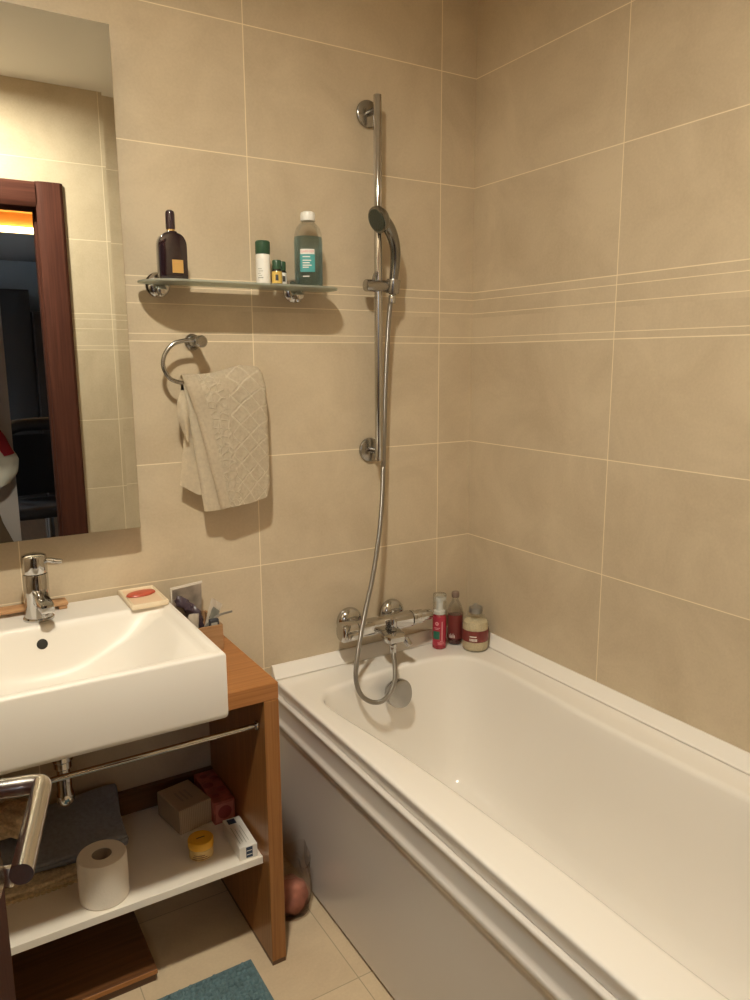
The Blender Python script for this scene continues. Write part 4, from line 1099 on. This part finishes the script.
part('door', box(-1.895, -1.17, HY0+.502, HY0+.52, .06, 2.11, .003), M['wardrobe_side'], ws_); part('door', box(-1.165, -.44, HY0+.502, HY0+.52, .06, 2.11, .003), M['wardrobe_side'], ws_)
pd = struct('wall_hall_panel', box(-1.9, -1.035, -3.12, -3.04, 0, HZ-.001, .003), M['pale_door'], 'pale partition panel beyond the doorway at the mirror left edge', 'wall')
# black office chair
ch = thing('office_chair', (-.78, -3.75, 0), 'black office chair in the dark room, reflected in the mirror', 'chair')
cx0, cy0 = -.78, -3.75
part('seat', box(cx0-.24, cx0+.24, cy0-.24, cy0+.24, .42, .50, .035, 4), M['black'], ch)
def cb(u, v):
    x = cx0-.23+.46*u; return Vector((x, cy0-.22-.04*math.sin(v*2)+.05*(2*u-1)**2, .52+.42*v))
part('backrest', grid(cb, 12, 12, thick=-.05), M['black'], ch)
part('headrest', tube(catmull([(cx0-.20, cy0-.235, .975), (cx0-.12, cy0-.24, 1.005), (cx0, cy0-.24, 1.01), (cx0+.12, cy0-.24, 1.005), (cx0+.20, cy0-.235, .975)], 5), .045, 14), M['black'], ch)
for s in (-1, 1): part('armrest', tube(catmull([(cx0+s*.20, cy0-.20, .50), (cx0+s*.29, cy0-.18, .58), (cx0+s*.30, cy0-.10, .70), (cx0+s*.29, cy0+.16, .70)], 5), .022, 12), M['black'], ch)
part('post', cyl((cx0, cy0, .10), (cx0, cy0, .43), .028, 20), M['chrome_soft'], ch)
for k in range(5):
    a = 2*PI*k/5+.3; lg = part('leg', tube([(cx0, cy0, .10), (cx0+.15*math.cos(a), cy0+.15*math.sin(a), .085), (cx0+.29*math.cos(a), cy0+.29*math.sin(a), .065)], .02, 12), M['black'], ch)
    sub('castor', cyl((cx0+.28*math.cos(a)-.02*math.sin(a), cy0+.28*math.sin(a)+.02*math.cos(a), .028), (cx0+.28*math.cos(a)+.02*math.sin(a), cy0+.28*math.sin(a)-.02*math.cos(a), .028), .027, 16), M['black'], lg, ch)
hl = bpy.data.lights.new('hall_fill', 'AREA'); hl.energy = 100; hl.color = (.80, .90, 1.0); hl.size = .6  # added cool fill to lift the dark room, no fixture behind it
hlo = bpy.data.objects.new('hall_fill', hl); col.objects.link(hlo); hlo.location = (-2.6, -5.6, 2.3); hlo.rotation_euler = (0, math.radians(25), 0)
# clothes hanging at the panel edge
jk = thing('hanging_jacket', (-1.20, -2.98, .75), 'white jacket with a red stripe hanging at the mirror left edge', 'jacket')
YJ = -2.99
def jf(u, v):
    zc = lerp(.74, 1.18, v); w_ = pl([(0, .05), (.12, .085), (.35, .10), (.7, .11), (1, .05)], v)
    a = u*2*PI; xc = pl([(0, -1.13), (.3, -1.13), (.6, -1.20), (1, -1.34)], v)
    return Vector((xc+w_*1.15*math.cos(a)*(1+.05*math.sin(a*5+v*9)), YJ+.045*math.sin(a)*(1+.1*math.sin(v*20)), zc+.02*math.cos(a)))
part('sleeve', grid(jf, 36, 30), M['jacket'], jk, sharp=80)
def jr_(u, v):
    q = jf(.93+.10*u if False else (-.09+.10*u) % 1.0, .42+.55*v); return q+Vector((.004, .004, 0))
part('red_stripe', grid(lambda u, v: jf(.02+.16*u, .38+.6*v)+Vector((.003, .005, 0)), 8, 16), M['jacket_red'], jk, sharp=80)
tro = thing('hanging_trousers', (-1.3, YJ, .2), 'brown trousers hanging below the white jacket in the mirror', 'trousers')
def tf(u, v):
    a = u*2*PI; xr = pl([(0, -1.06), (.5, -1.13), (1, -1.17)], v); xl = -1.50
    return Vector(((xr+xl)/2+(xr-xl)/2*math.cos(a), YJ+.03*math.sin(a), lerp(.35, .712, v)))
part('cloth', grid(tf, 30, 12), M['trousers'], tro, sharp=80)

# ------------------------------------------------------------------ camera
cam = bpy.data.cameras.new('camera'); co = bpy.data.objects.new('camera', cam); col.objects.link(co)
cam.sensor_fit = 'VERTICAL'; cam.sensor_height = 36; cam.lens = 755.80*36/1000; cam.clip_start = .02
yaw, pit, rol = .54415, -.18374, -.00491
F = Vector((math.sin(yaw)*math.cos(pit), math.cos(yaw)*math.cos(pit), math.sin(pit)))
R = Vector((math.cos(yaw), -math.sin(yaw), 0)); U = R.cross(F)
R2 = R*math.cos(rol)+U*math.sin(rol); U2 = -R*math.sin(rol)+U*math.cos(rol)
co.matrix_world = Matrix(((R2.x, U2.x, -F.x, CAM.x), (R2.y, U2.y, -F.y, CAM.y), (R2.z, U2.z, -F.z, CAM.z), (0, 0, 0, 1)))
scene.camera = co

w = bpy.data.worlds.new('world'); scene.world = w; w.use_nodes = True
w.node_tree.nodes['Background'].inputs[0].default_value = (.5, .5, .5, 1); w.node_tree.nodes['Background'].inputs[1].default_value = 0.02
scene.view_settings.view_transform = 'Standard'; scene.view_settings.look = 'None'
scene.view_settings.gamma = 1; scene.view_settings.use_curve_mapping = False
scene.view_settings.exposure = 0.0
cy_ = scene.cycles
cy_.use_denoising = True; cy_.max_bounces = 14; cy_.diffuse_bounces = 6; cy_.glossy_bounces = 8; cy_.transmission_bounces = 12; cy_.transparent_max_bounces = 24
cy_.sample_clamp_indirect = 6; cy_.caustics_refractive = False; cy_.caustics_reflective = False; cy_.blur_glossy = .5
